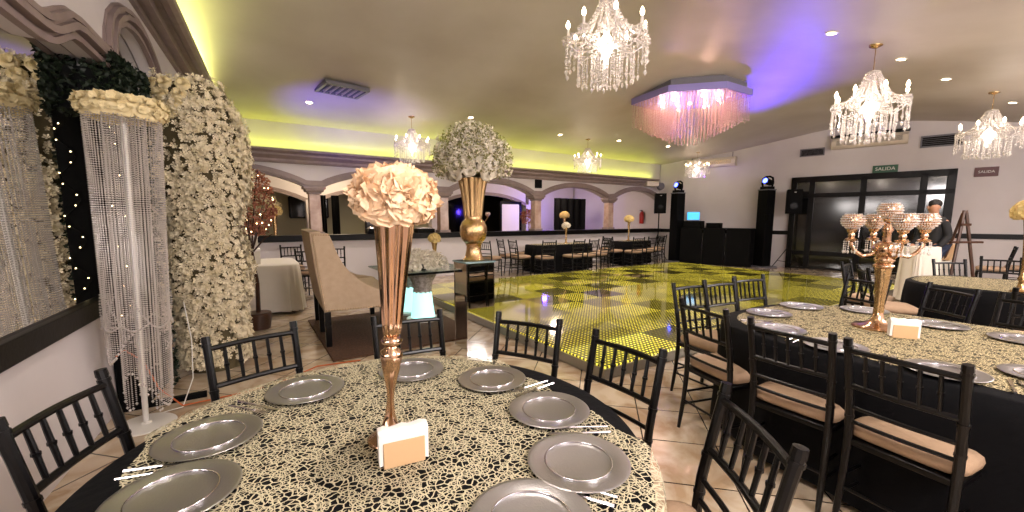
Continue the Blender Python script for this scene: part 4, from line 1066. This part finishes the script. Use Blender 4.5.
def skin_body(name, verts, edges, radii, mt, parent, sub=1):
    me = bpy.data.meshes.new(name); me.from_pydata(verts, edges, []); o = bpy.data.objects.new(name, me); C.objects.link(o); o.parent = parent
    md = o.modifiers.new('skin', 'SKIN')
    for i, r in enumerate(radii):
        sv = me.skin_vertices[0].data[i] if me.skin_vertices else None
        if sv: sv.radius = r if isinstance(r, tuple) else (r, r)
    if me.skin_vertices: me.skin_vertices[0].data[0].use_root = True
    md.use_smooth_shade = True; s_ = o.modifiers.new('sub', 'SUBSURF'); s_.levels = sub; s_.render_levels = sub; me.materials.append(mt); return o
def skin_obj(name, verts, edges, radii, mt, parent, sub=1):
    # adding the skin modifier via data needs a skin layer: created through bmesh
    import bmesh
    bm = bmesh.new(); lay = bm.verts.layers.skin.verify(); bv = []
    for i, v in enumerate(verts):
        x = bm.verts.new(v); r = radii[i]; x[lay].radius = r if isinstance(r, tuple) else (r, r); x[lay].use_root = (i == 0); bv.append(x)
    for a, b in edges: bm.edges.new((bv[a], bv[b]))
    me = bpy.data.meshes.new(name); bm.to_mesh(me); bm.free(); me.materials.append(mt)
    o = bpy.data.objects.new(name, me); C.objects.link(o); o.parent = parent
    k = o.modifiers.new('skin', 'SKIN'); k.use_smooth_shade = True; s_ = o.modifiers.new('sub', 'SUBSURF'); s_.levels = sub; s_.render_levels = sub; return o
def man():
    # local +x = walking direction, +z up
    g = tag(empty('person', (10.55, 2.08, 0), math.radians(147)), 'person in a black jacket and dark jeans walking past the glass doors', 'person')
    V = [(0, 0, .93), (.0, 0, 1.08), (.01, 0, 1.25), (.0, 0, 1.42), (.02, 0, 1.50), (.05, 0, 1.58), (.06, 0, 1.67), (.055, 0, 1.74),
         (0, .17, 1.40), (-.04, .23, 1.14), (.10, .21, .94), (.16, .20, .87),
         (0, -.17, 1.40), (.02, -.23, 1.13), (.16, -.20, .96), (.22, -.19, .90),
         (0, .09, .88), (.14, .10, .50), (.10, .10, .09), (.24, .11, .045),
         (0, -.09, .88), (-.08, -.10, .50), (-.30, -.10, .13), (-.22, -.11, .045)]
    E_ = [(0, 1), (1, 2), (2, 3), (3, 4), (4, 5), (5, 6), (6, 7), (3, 8), (8, 9), (9, 10), (10, 11), (3, 12), (12, 13), (13, 14), (14, 15), (0, 16), (16, 17), (17, 18), (18, 19), (0, 20), (20, 21), (21, 22), (22, 23)]
    Rd = [(.12, .15), (.11, .14), (.12, .16), (.10, .15), .055, (.07, .065), (.10, .08), (.08, .065), .055, .043, .032, .035, .055, .043, .032, .035, .085, .06, .042, .035, .085, .06, .042, .035]
    body = skin_obj('body', V, E_, Rd, M['skin'], g, 2)
    grow = lambda r, k: (r[0]*k+.012, r[1]*k+.012) if isinstance(r, tuple) else r*k+.012
    ji = [0, 1, 2, 3, 4, 8, 9, 10, 12, 13, 14]; mp = {v: i for i, v in enumerate(ji)}
    skin_obj('jacket', [V[i] for i in ji], [(mp[a], mp[b]) for a, b in E_ if a in mp and b in mp], [grow(Rd[i], 1.12) for i in ji], M['jacket'], g, 2)
    ji = [0, 16, 17, 18, 20, 21, 22]; mp = {v: i for i, v in enumerate(ji)}
    skin_obj('jeans', [V[i] for i in ji], [(mp[a], mp[b]) for a, b in E_ if a in mp and b in mp], [grow(Rd[i], 1.08) for i in ji], M['jeans'], g, 2)
    for (x, y, z) in ((.17, .105, .05), (-.26, -.105, .09)): MB().sphere((x, y, z), .07, 12, 8, sx=2.0, sy=.7, sz=.65).obj('shoe', M['blackm'], g)
    MB().sphere((.035, 0, 1.725), .10, 14, 10, sx=1.0, sy=.86, sz=.85).obj('hair', M['hair'], g)
    f = MB(); f.sphere((.165, 0, 1.655), .018, 8, 6); f.sphere((.04, .088, 1.655), .022, 8, 6, sy=.4); f.sphere((.04, -.088, 1.655), .022, 8, 6, sy=.4); f.obj('nose_and_ears', M['skin'], body)
    e = MB(); e.sphere((.148, .034, 1.685), .01, 6, 5); e.sphere((.148, -.034, 1.685), .01, 6, 5); e.obj('eyes', M['blackm'], body)
man()

# ------------------------------------------------------------ chandeliers
def make_chandelier():
    g = empty('crystal_chandelier'); g['category'] = 'chandelier'
    MB().lathe([(.001, 1.14), (.075, 1.14), (.07, 1.12), (.02, 1.10)], 20, cap=False).obj('canopy', M['goldy'], g)
    MB().tube([(0, 0, 1.11), (0, 0, .86)], .006, 6).obj('rod', M['goldy'], g)
    MB().lathe([(.01, .86), (.07, .84), (.075, .81), (.03, .78), (.025, .70), (.05, .66), (.03, .60), (.03, .52), (.09, .46), (.10, .43), (.05, .38), (.03, .30), (.01, .22)], 20).obj('glass_column', M['crystal'], g, smooth=40)
    am = MB().tube([(.05, 0, .44), (.14, 0, .38), (.26, 0, .36), (.35, 0, .42), (.375, 0, .485)], .009, 6)
    am.lathe([(.01, .48), (.045, .49), (.05, .5), (.015, .505)], 12, (.375, 0, 0)); AM = am.mesh('arm', M['crystal'], 40)
    cm = MB().lathe([(.013, 0), (.013, .075)], 8).mesh('candle', M['paper'], 40)
    bm_ = MB().lathe([(.008, 0), (.019, .02), (.021, .04), (.012, .062), (.002, .08)], 10).mesh('bulb', M['bulb'], 60)
    NA = 8
    for k in range(NA):
        a = 2*PI*k/NA+.2; parent_mesh('arm', AM, g, (0, 0, 0), (0, 0, a))
        c = parent_mesh('candle', cm, g, (.375*math.cos(a), .375*math.sin(a), .503)); parent_mesh('bulb', bm_, c, (0, 0, .075))
    def st(n, r, z1, big=True):
        m = MB()
        for i in range(n): m.octa((0, 0, -.012-i*.026), .0115, .013)
        m.octa((0, 0, -.012-n*.026-.018), .020, .032); return m.mesh('crystal_strand', M['crystal'], 0)
    S_ = [st(7, 0, 0), st(10, 0, 0), st(5, 0, 0)]
    for k in range(32):
        a = 2*PI*k/32; parent_mesh('crystal_strand', S_[k % 2 if k % 3 else 2], g, (.39*math.cos(a), .39*math.sin(a), .47), (0, 0, a))
    for k in range(26):
        a = 2*PI*k/26+.1; parent_mesh('crystal_strand', S_[1], g, (.27*math.cos(a), .27*math.sin(a), .40-.02*(k % 2)))
    for k in range(12):
        a = 2*PI*k/12+.1; parent_mesh('crystal_strand', S_[1], g, (.14*math.cos(a), .14*math.sin(a), .37))
    for k in range(8):
        a = 2*PI*k/8+.2; r_ = .375; m = MB()
        for i in range(10): m.octa((.05*math.cos(i*PI/5), .05*math.sin(i*PI/5), -.02-.02*(i % 2)), .013, .02)
        parent_mesh('crystal_fringe', m.mesh('crystal_fringe', M['crystal'], 0), g, (r_*math.cos(a), r_*math.sin(a), .49))
    for k in range(3): parent_mesh('crystal_strand', S_[0], g, (.03*math.cos(k*2.1), .03*math.sin(k*2.1), .27))
    def gar(p, q_, n, sag):
        m = MB()
        for i in range(n):
            t = i/(n-1); m.octa((p[0]+(q_[0]-p[0])*t, 0, p[1]+(q_[1]-p[1])*t-sag*math.sin(PI*t)), .016, .016)
        return m.mesh('crystal_garland', M['crystal'], 0)
    G_ = [gar((.07, .82), (.37, .50), 18, .10), gar((.07, .82), (.2, .56), 14, .04), gar((.03, .66), (.28, .50), 12, .08)]
    for k in range(36):
        a = 2*PI*k/36; parent_mesh('crystal_garland', G_[(0, 1, 2)[k % 3]], g, (0, 0, 0), (0, 0, a+.2))
    return g
ch0 = make_chandelier()
CH = [((3.08, 3.05), 'largest chandelier, nearest the camera at the top centre', 2.70, 1.0), ((2.98, 8.35), 'chandelier above the near peach flowers, by the back cornice', 2.56, .9),
      ((7.71, 8.2), 'small chandelier above the left arch table', 2.63, .9), ((12.2, 7.95), 'small chandelier in front of the wall above the booth', 2.72, .9),
      ((6.97, 2.12), 'chandelier hanging left of the dark doors', 2.40, 1.0), ((10.85, 1.62), 'purple-tinted chandelier at the right picture edge', 2.44, 1.0)]
lights = []; sz_ = []
for i, ((x, y), l, zb, sc) in enumerate(CH):
    o = ch0 if i == 0 else copy_tree(ch0); top = csm(y)
    sz = (top+.005-zb)/1.14; sz_.append(sz)
    put(o, (x, y, zb), i*.7, l, 'crystal chandeliers of the hall', (sc, sc, sz))
    lights.append((x, y, zb+.62*sz))
o = copy_tree(ch0); put(o, (5.9, 11.4, 2.05), .3, 'small chandelier glowing in the room beyond the arches', 'crystal chandeliers of the hall', (.7, .7, .84)); lights.append((5.9, 11.4, 2.5))

# large ceiling crystal fixture
HC = (7.36, 5.03)
hexp = [(6.66, 5.86), (6.55, 4.92), (7.22, 4.22), (8.05, 4.20), (8.2, 5.10), (7.5, 5.85)]
g = tag(empty('crystal_ceiling_light', (HC[0], HC[1], 3.72)), 'wide six-sided ceiling light dripping with rosy crystal strands', 'ceiling light')
hp = [(x-HC[0], y-HC[1]) for x, y in hexp]
MB().prism(hp, .0, .12).obj('rim_plate', mat('rim_lit_purple', '#8d84c4', .4, .2), g, smooth=0)  # purple stage light on the rim is painted into its colour
MB().prism([(x*.9, y*.9) for x, y in hp], .12, .25).obj('mount', M['grey'], g, smooth=0)
def inhex(x, y, k=1):
    s = None
    for i in range(6):
        a, b = hp[i], hp[(i+1) % 6]; c = (b[0]-a[0])*(y-a[1]*k)-(b[1]-a[1])*(x-a[0]*k)
        if s is None: s = c > 0
        elif (c > 0) != s: return False
    return True
q = random.Random(12); m = MB(); cnt = 0; smeshes = {}
def strand_mesh(n, mt=None):
    if n not in smeshes:
        m = MB()
        for i in range(n): m.octa((0, 0, -.012-i*.027), .011 if i % 4 else .017, .013)
        m.octa((0, 0, -.012-n*.027-.01), .017, .027); smeshes[n] = m.mesh('crystal_strand', mt or M['crystalpink'], 0)
    return smeshes[n]
pos = []
for i in range(-14, 15):
    for j in range(-14, 15):
        x, y = i*.105+.05*(j % 2), j*.105
        if inhex(x, y, .93): pos.append((x, y))
for i in range(6):
    a, b = hp[i], hp[(i+1) % 6]
    for k in range(12): t = k/12; pos.append(((a[0]+(b[0]-a[0])*t)*.96, (a[1]+(b[1]-a[1])*t)*.96))
def edge_d(x, y):
    return math.hypot(x/.95, y/.9)
pos.sort(key=lambda p: p[0]*.545+p[1]*.839)      # nearest to the room's front first
for i, (x, y) in enumerate(pos):
    L_ = .80-.38*min(1, edge_d(x, y))**1.5; n = int(L_/.027)+q.choice((0, 0, 1))
    if i < 100: parent_mesh('crystal_strand', strand_mesh(n), g, (x, y, 0))
    else:
        for k in range(n): m.octa((x, y, -.012-k*.027), .011 if k % 4 else .017, .013)
        m.octa((x, y, -.012-n*.027-.01), .015, .025)
o = m.obj('inner_strands', M['crystalpink'], g, smooth=0); o['kind'] = 'stuff'
for k in range(7):
    a = k*PI*2/6; r = .0 if k == 6 else .5; MB().sphere((r*math.cos(a), r*math.sin(a), -.05), .03, 10, 6).obj('bulb', mat('lit_rosy_bulb', '#ffffff', .4, emis=('#ffc8b0', 8)), g)

# ceiling vent
vz = csm(7.48)
g = tag(empty('ceiling_vent', (1.50, 7.48, vz-.03), math.radians(8)), 'louvred air vent in the ceiling near the left cornice', 'vent')
f = MB()
for sx in (-1, 1): f.box((sx*.33, 0, 0), (.05, .56, .06))
for sy in (-1, 1): f.box((0, sy*.27, 0), (.7, .05, .06))
f.obj('frame', M['grey'], g, bevel=.004); MB().box((0, 0, .015), (.62, .5, .01)).obj('backing', M['blackm'], g)
for k in range(12): MB().box((-.27+.049*k, 0, -.012), (.010, .5, .03)).obj('slat', M['acwhite'] if k % 2 else M['grey'], g)
# downlights
DL = [(1.1, 8.33), (4.41, 2.53), (6.18, 2.33), (7.84, 2.09), (9.42, 1.94), (12.0, 1.55), (6.72, 8.15), (8.61, 7.96), (10.53, 7.83), (4.1, 7.9), (3.0, -.8), (.6, 1.4)]
dn = ['at the left above the flower column', 'right of the largest chandelier', 'between ceiling centre and right chandelier', 'right of the candlelit chandelier', 'third along the right row', 'at the far right of the right row', 'left of the small middle chandelier',
      'right of the small middle chandelier', 'below the rosy ceiling light', 'above the white roses', 'above the long table behind the camera', 'over the near table']
dm = None
for (x, y), w in zip(DL, dn):
    sl = math.atan2(csm(y+.1)-csm(y-.1), .2)
    if dm is None:
        g = empty('downlight'); g['category'] = 'downlight'; MB().lathe([(.05, -.004), (.068, -.006), (.07, .004), (.05, .004)], 24, cap=False).obj('trim_ring', M['whitem'], g); MB().lathe([(.05, -.002), (.05, .006)], 24).obj('lens', M['down'], g); dm = g
    else: g = copy_tree(dm)
    put(g, (x, y, csm(y)-.007), 0, 'small round downlight '+w, 'ceiling downlights'); g.rotation_euler = (sl, 0, 0)

# ------------------------------------------------------------ things in the back room and on the counter
def drape(x, y, w, z1, label):
    m = MB(); n = 24; vs = []
    for z in (0.02, z1):
        for i in range(n+1): vs.append((-w/2+w*i/n, .05*math.sin(i*1.3), z))
    for z in (0.02, z1):
        for i in range(n+1): vs.append((-w/2+w*i/n, .05*math.sin(i*1.3)+.02, z))
    k = n+1
    m.add(vs, [(i, i+1, k+i+1, k+i) for i in range(n)]+[(2*k+i+1, 2*k+i, 3*k+i, 3*k+i+1) for i in range(n)])
    o = m.obj('black_curtain', M['blackm'], None, smooth=60); o.location = (x, y, 0); tag(o, label, 'curtain', 'black curtains beyond the arches'); return o
drape(10.1, 11.6, 1.5, 2.2, 'wide black curtain beyond the fourth arch left of the last column')
drape(1.75, 12.4, .32, 2.1, 'narrow black curtain just right of the first column')
drape(2.15, 12.4, .2, 2.1, 'second narrow black curtain beyond the second arch')
drape(6.75, 13.0, .45, 2.2, 'tall black curtain left of the middle column')
g = tag(empty('gold_candelabra', (5.9, 10.9, 0)), 'pale gold branched centrepiece on a tall stand beyond the third arch', 'centrepiece')
MB().lathe([(.14, 0), (.14, .02), (.03, .05), (.02, .6), (.03, .8), (.02, 1.3), (.04, 1.35)], 16).obj('stem', M['goldy'], g)
for k in range(6):
    a = k*PI/3; MB().tube([(0, 0, 1.3), (.18*math.cos(a), .18*math.sin(a), 1.34), (.3*math.cos(a), .3*math.sin(a), 1.5)], .012, 6).obj('arm', M['goldy'], g)
    parent_mesh('cup', BM_, g, (.3*math.cos(a), .3*math.sin(a), 1.54))
def person_far():
    g = tag(empty('tall_centrepiece', (7.95, 11.2, 0)), 'reddish flower centrepiece on a stand beyond the middle column', 'centrepiece')
    MB().lathe([(.12, 0), (.12, .02), (.02, .05), (.02, 1.35)], 12).obj('stem', M['goldy'], g)
    filler('flowers', g, (0, 0, 1.5), .22, .2, 300, M['pinkleaf'], 21, .03, -.8)
person_far()
for x, z, l, c in ((.3, 1.75, 'pampas and flowers heaped behind the parapet in the first arch', 'cream'), (3.0, 1.95, 'white flower cloud behind the near peach flowers', 'cream')):
    g = tag(empty('flower_centrepiece', (x, 10.8, 0)), l, 'centrepiece')
    MB().lathe([(.14, 0), (.14, .02), (.025, .05), (.025, z-.25)], 12).obj('stem', M['goldy'], g); MB().sphere((0, 0, z-.05), .22, 12, 8, sz=.8).obj('foliage_core', M['olive'], g)
    filler('blossoms', g, (0, 0, z-.05), .32, .25, 700, M['cream'], int(x*7)+3, .024, -.8, .3)
yellow_vase(.55, 10.5, 0.0, 1.55, 'tall gold floor vase beyond the first arch', 'yellow flower ball beyond the first arch', .17)
yellow_vase(9.15, 10.8, 0.0, 1.5, 'tall gold floor vase beyond the fourth arch', 'yellow flower ball beyond the fourth arch', .18)
g = struct(empty('door_2', (8.45, 13.15, 0))); MB().box((0, 0, 1.0), (.8, .06, 2.0)).obj('door_leaf', M['paper'], g); f = MB()
for sx in (-1, 1): f.box((sx*.44, -.02, 1.02), (.08, .1, 2.04))
f.box((0, -.02, 2.06), (.96, .1, .08)); f.obj('door_frame', M['trimblack'], g); MB().sphere((.32, -.06, 1.0), .03, 8, 6).obj('door_handle', M['steel'], g)
# small dark cases on the counter
for x, w, h, l in ((2.6, .5, .16, 'dark chafing dish on the counter left of the gold vase'), (3.75, .45, .14, 'dark chafing dish on the counter near the second column')):
    g = tag(empty('chafing_dish', (x, YA+.1, 1.112)), l, 'chafing dish'); MB().box((0, 0, h*.35), (w, .28, h*.7)).obj('tray', M['blackm'], g, bevel=.01); MB().box((0, 0, h*.85), (w*.9, .24, h*.3), taper=.8).obj('lid', M['steel'], g, bevel=.01)

# ------------------------------------------------------------ lights
def light(kind, name, loc, energy, col, **k):
    l = bpy.data.lights.new(name, kind); l.energy = energy; l.color = lin(col)[:3]
    for a, v in k.items(): setattr(l, a, v)
    o = bpy.data.objects.new(name, l); C.objects.link(o); o.location = loc; return o
def aim_at(o, t): o.rotation_euler = (Vector(t)-Vector(o.location)).to_track_quat('-Z', 'Y').to_euler()
for i, (x, y, z) in enumerate(lights):
    light('POINT', 'chandelier_core', (x, y, z-.22), 16, '#fff0e0', shadow_soft_size=.02)
    s_ = .7 if i == 6 else (.9 if i in (1, 2, 3) else 1)
    for k in range(4):
        a = 2*PI*(2*k)/8+.2+(i*.7 if i < 6 else .3); zz = (CH[i][2] if i < 6 else 2.05)+.61*(sz_[i] if i < 6 else .84)
        light('POINT', 'chandelier_and_fill', (x+.375*s_*math.cos(a), y+.375*s_*math.sin(a), zz), (60 if i in (1, 2, 3) else 32) if i < 6 else 14, '#fff0e0', shadow_soft_size=.018)
for k in range(6):
    light('POINT', 'crystal_glow', (HC[0]+.5*math.cos(k*PI/3), HC[1]+.5*math.sin(k*PI/3), 3.66), 26, '#ffc9b4', shadow_soft_size=.03)
for x, y in DL:
    o = light('SPOT', 'downlight_beam', (x, y, csm(y)-.03), 95, '#fff0e2', shadow_soft_size=.05, spot_size=math.radians(120), spot_blend=.8)
# yellow-green LED strips lying on the cornices
o = light('AREA', 'cove_strip', (5.9, YA-.12, 2.86), 26, '#e2ee48', shape='RECTANGLE', size=12.6, size_y=.06); o.rotation_euler = (PI, 0, 0)
o = light('AREA', 'cove_strip', (-.60, 3.5, 3.50), 42, '#eaf08a', shape='RECTANGLE', size=.06, size_y=12); o.rotation_euler = (PI, 0, -.052)
# fill lamps added behind the camera to brighten the hall, no fixtures there
for x, y in ((1.2, -1.6), (5.0, -1.7), (9.0, -1.6)):
    light('POINT', 'chandelier_and_fill', (x, y, 2.6), 180, '#faf2f0', shadow_soft_size=.5)
# purple stage beams, and one unseen uplight added at the left, washing the ceiling
for loc, tgt, e, sz in (((12.1, 8.5, 2.3), (6.9, 4.4, 4.3), 300, 30), ((12.9, 6.3, 2.3), (5.6, 2.7, 4.4), 420, 34), ((.3, 6.9, 1.3), (1.9, 8.6, 3.55), 210, 58), ((12.2, 8.5, 2.35), (13.2, 6.9, 3.6), 60, 60), ((13.0, 6.2, 2.35), (9.0, 1.8, 3.9), 150, 36)):
    o = light('SPOT', 'purple_beam', loc, e, '#5c3cff', shadow_soft_size=.05, spot_size=math.radians(sz), spot_blend=1); aim_at(o, tgt)
light('POINT', 'purple_uplight', (9.4, 12.2, 1.8), 25, '#5a3cff', shadow_soft_size=.1)
light('POINT', 'back_room_lamp', (2.0, 11.8, 2.6), 60, '#ffe6c0', shadow_soft_size=.2)
light('POINT', 'back_room_lamp', (9.0, 11.0, 2.7), 60, '#ffe6d0', shadow_soft_size=.2)

w = bpy.data.worlds.new('world'); bpy.context.scene.world = w; w.use_nodes = True
w.node_tree.nodes['Background'].inputs[0].default_value = (.02, .018, .02, 1)

# ------------------------------------------------------------ camera
cam = bpy.data.cameras.new('camera'); co = bpy.data.objects.new('camera', cam); C.objects.link(co)
cam.sensor_width = 36; cam.lens = 36*408/1024; cam.shift_y = 14/1024; cam.clip_start = .05
co.location = (0, 0, 1.45)
pt = math.atan(51/408); co.rotation_euler = (PI/2-pt, 0, -math.radians(33))
sc = bpy.context.scene; sc.camera = co
sc.view_settings.view_transform = 'Standard'; sc.view_settings.look = 'None'; sc.view_settings.gamma = 1
sc.view_settings.exposure = .95; sc.view_settings.use_curve_mapping = False
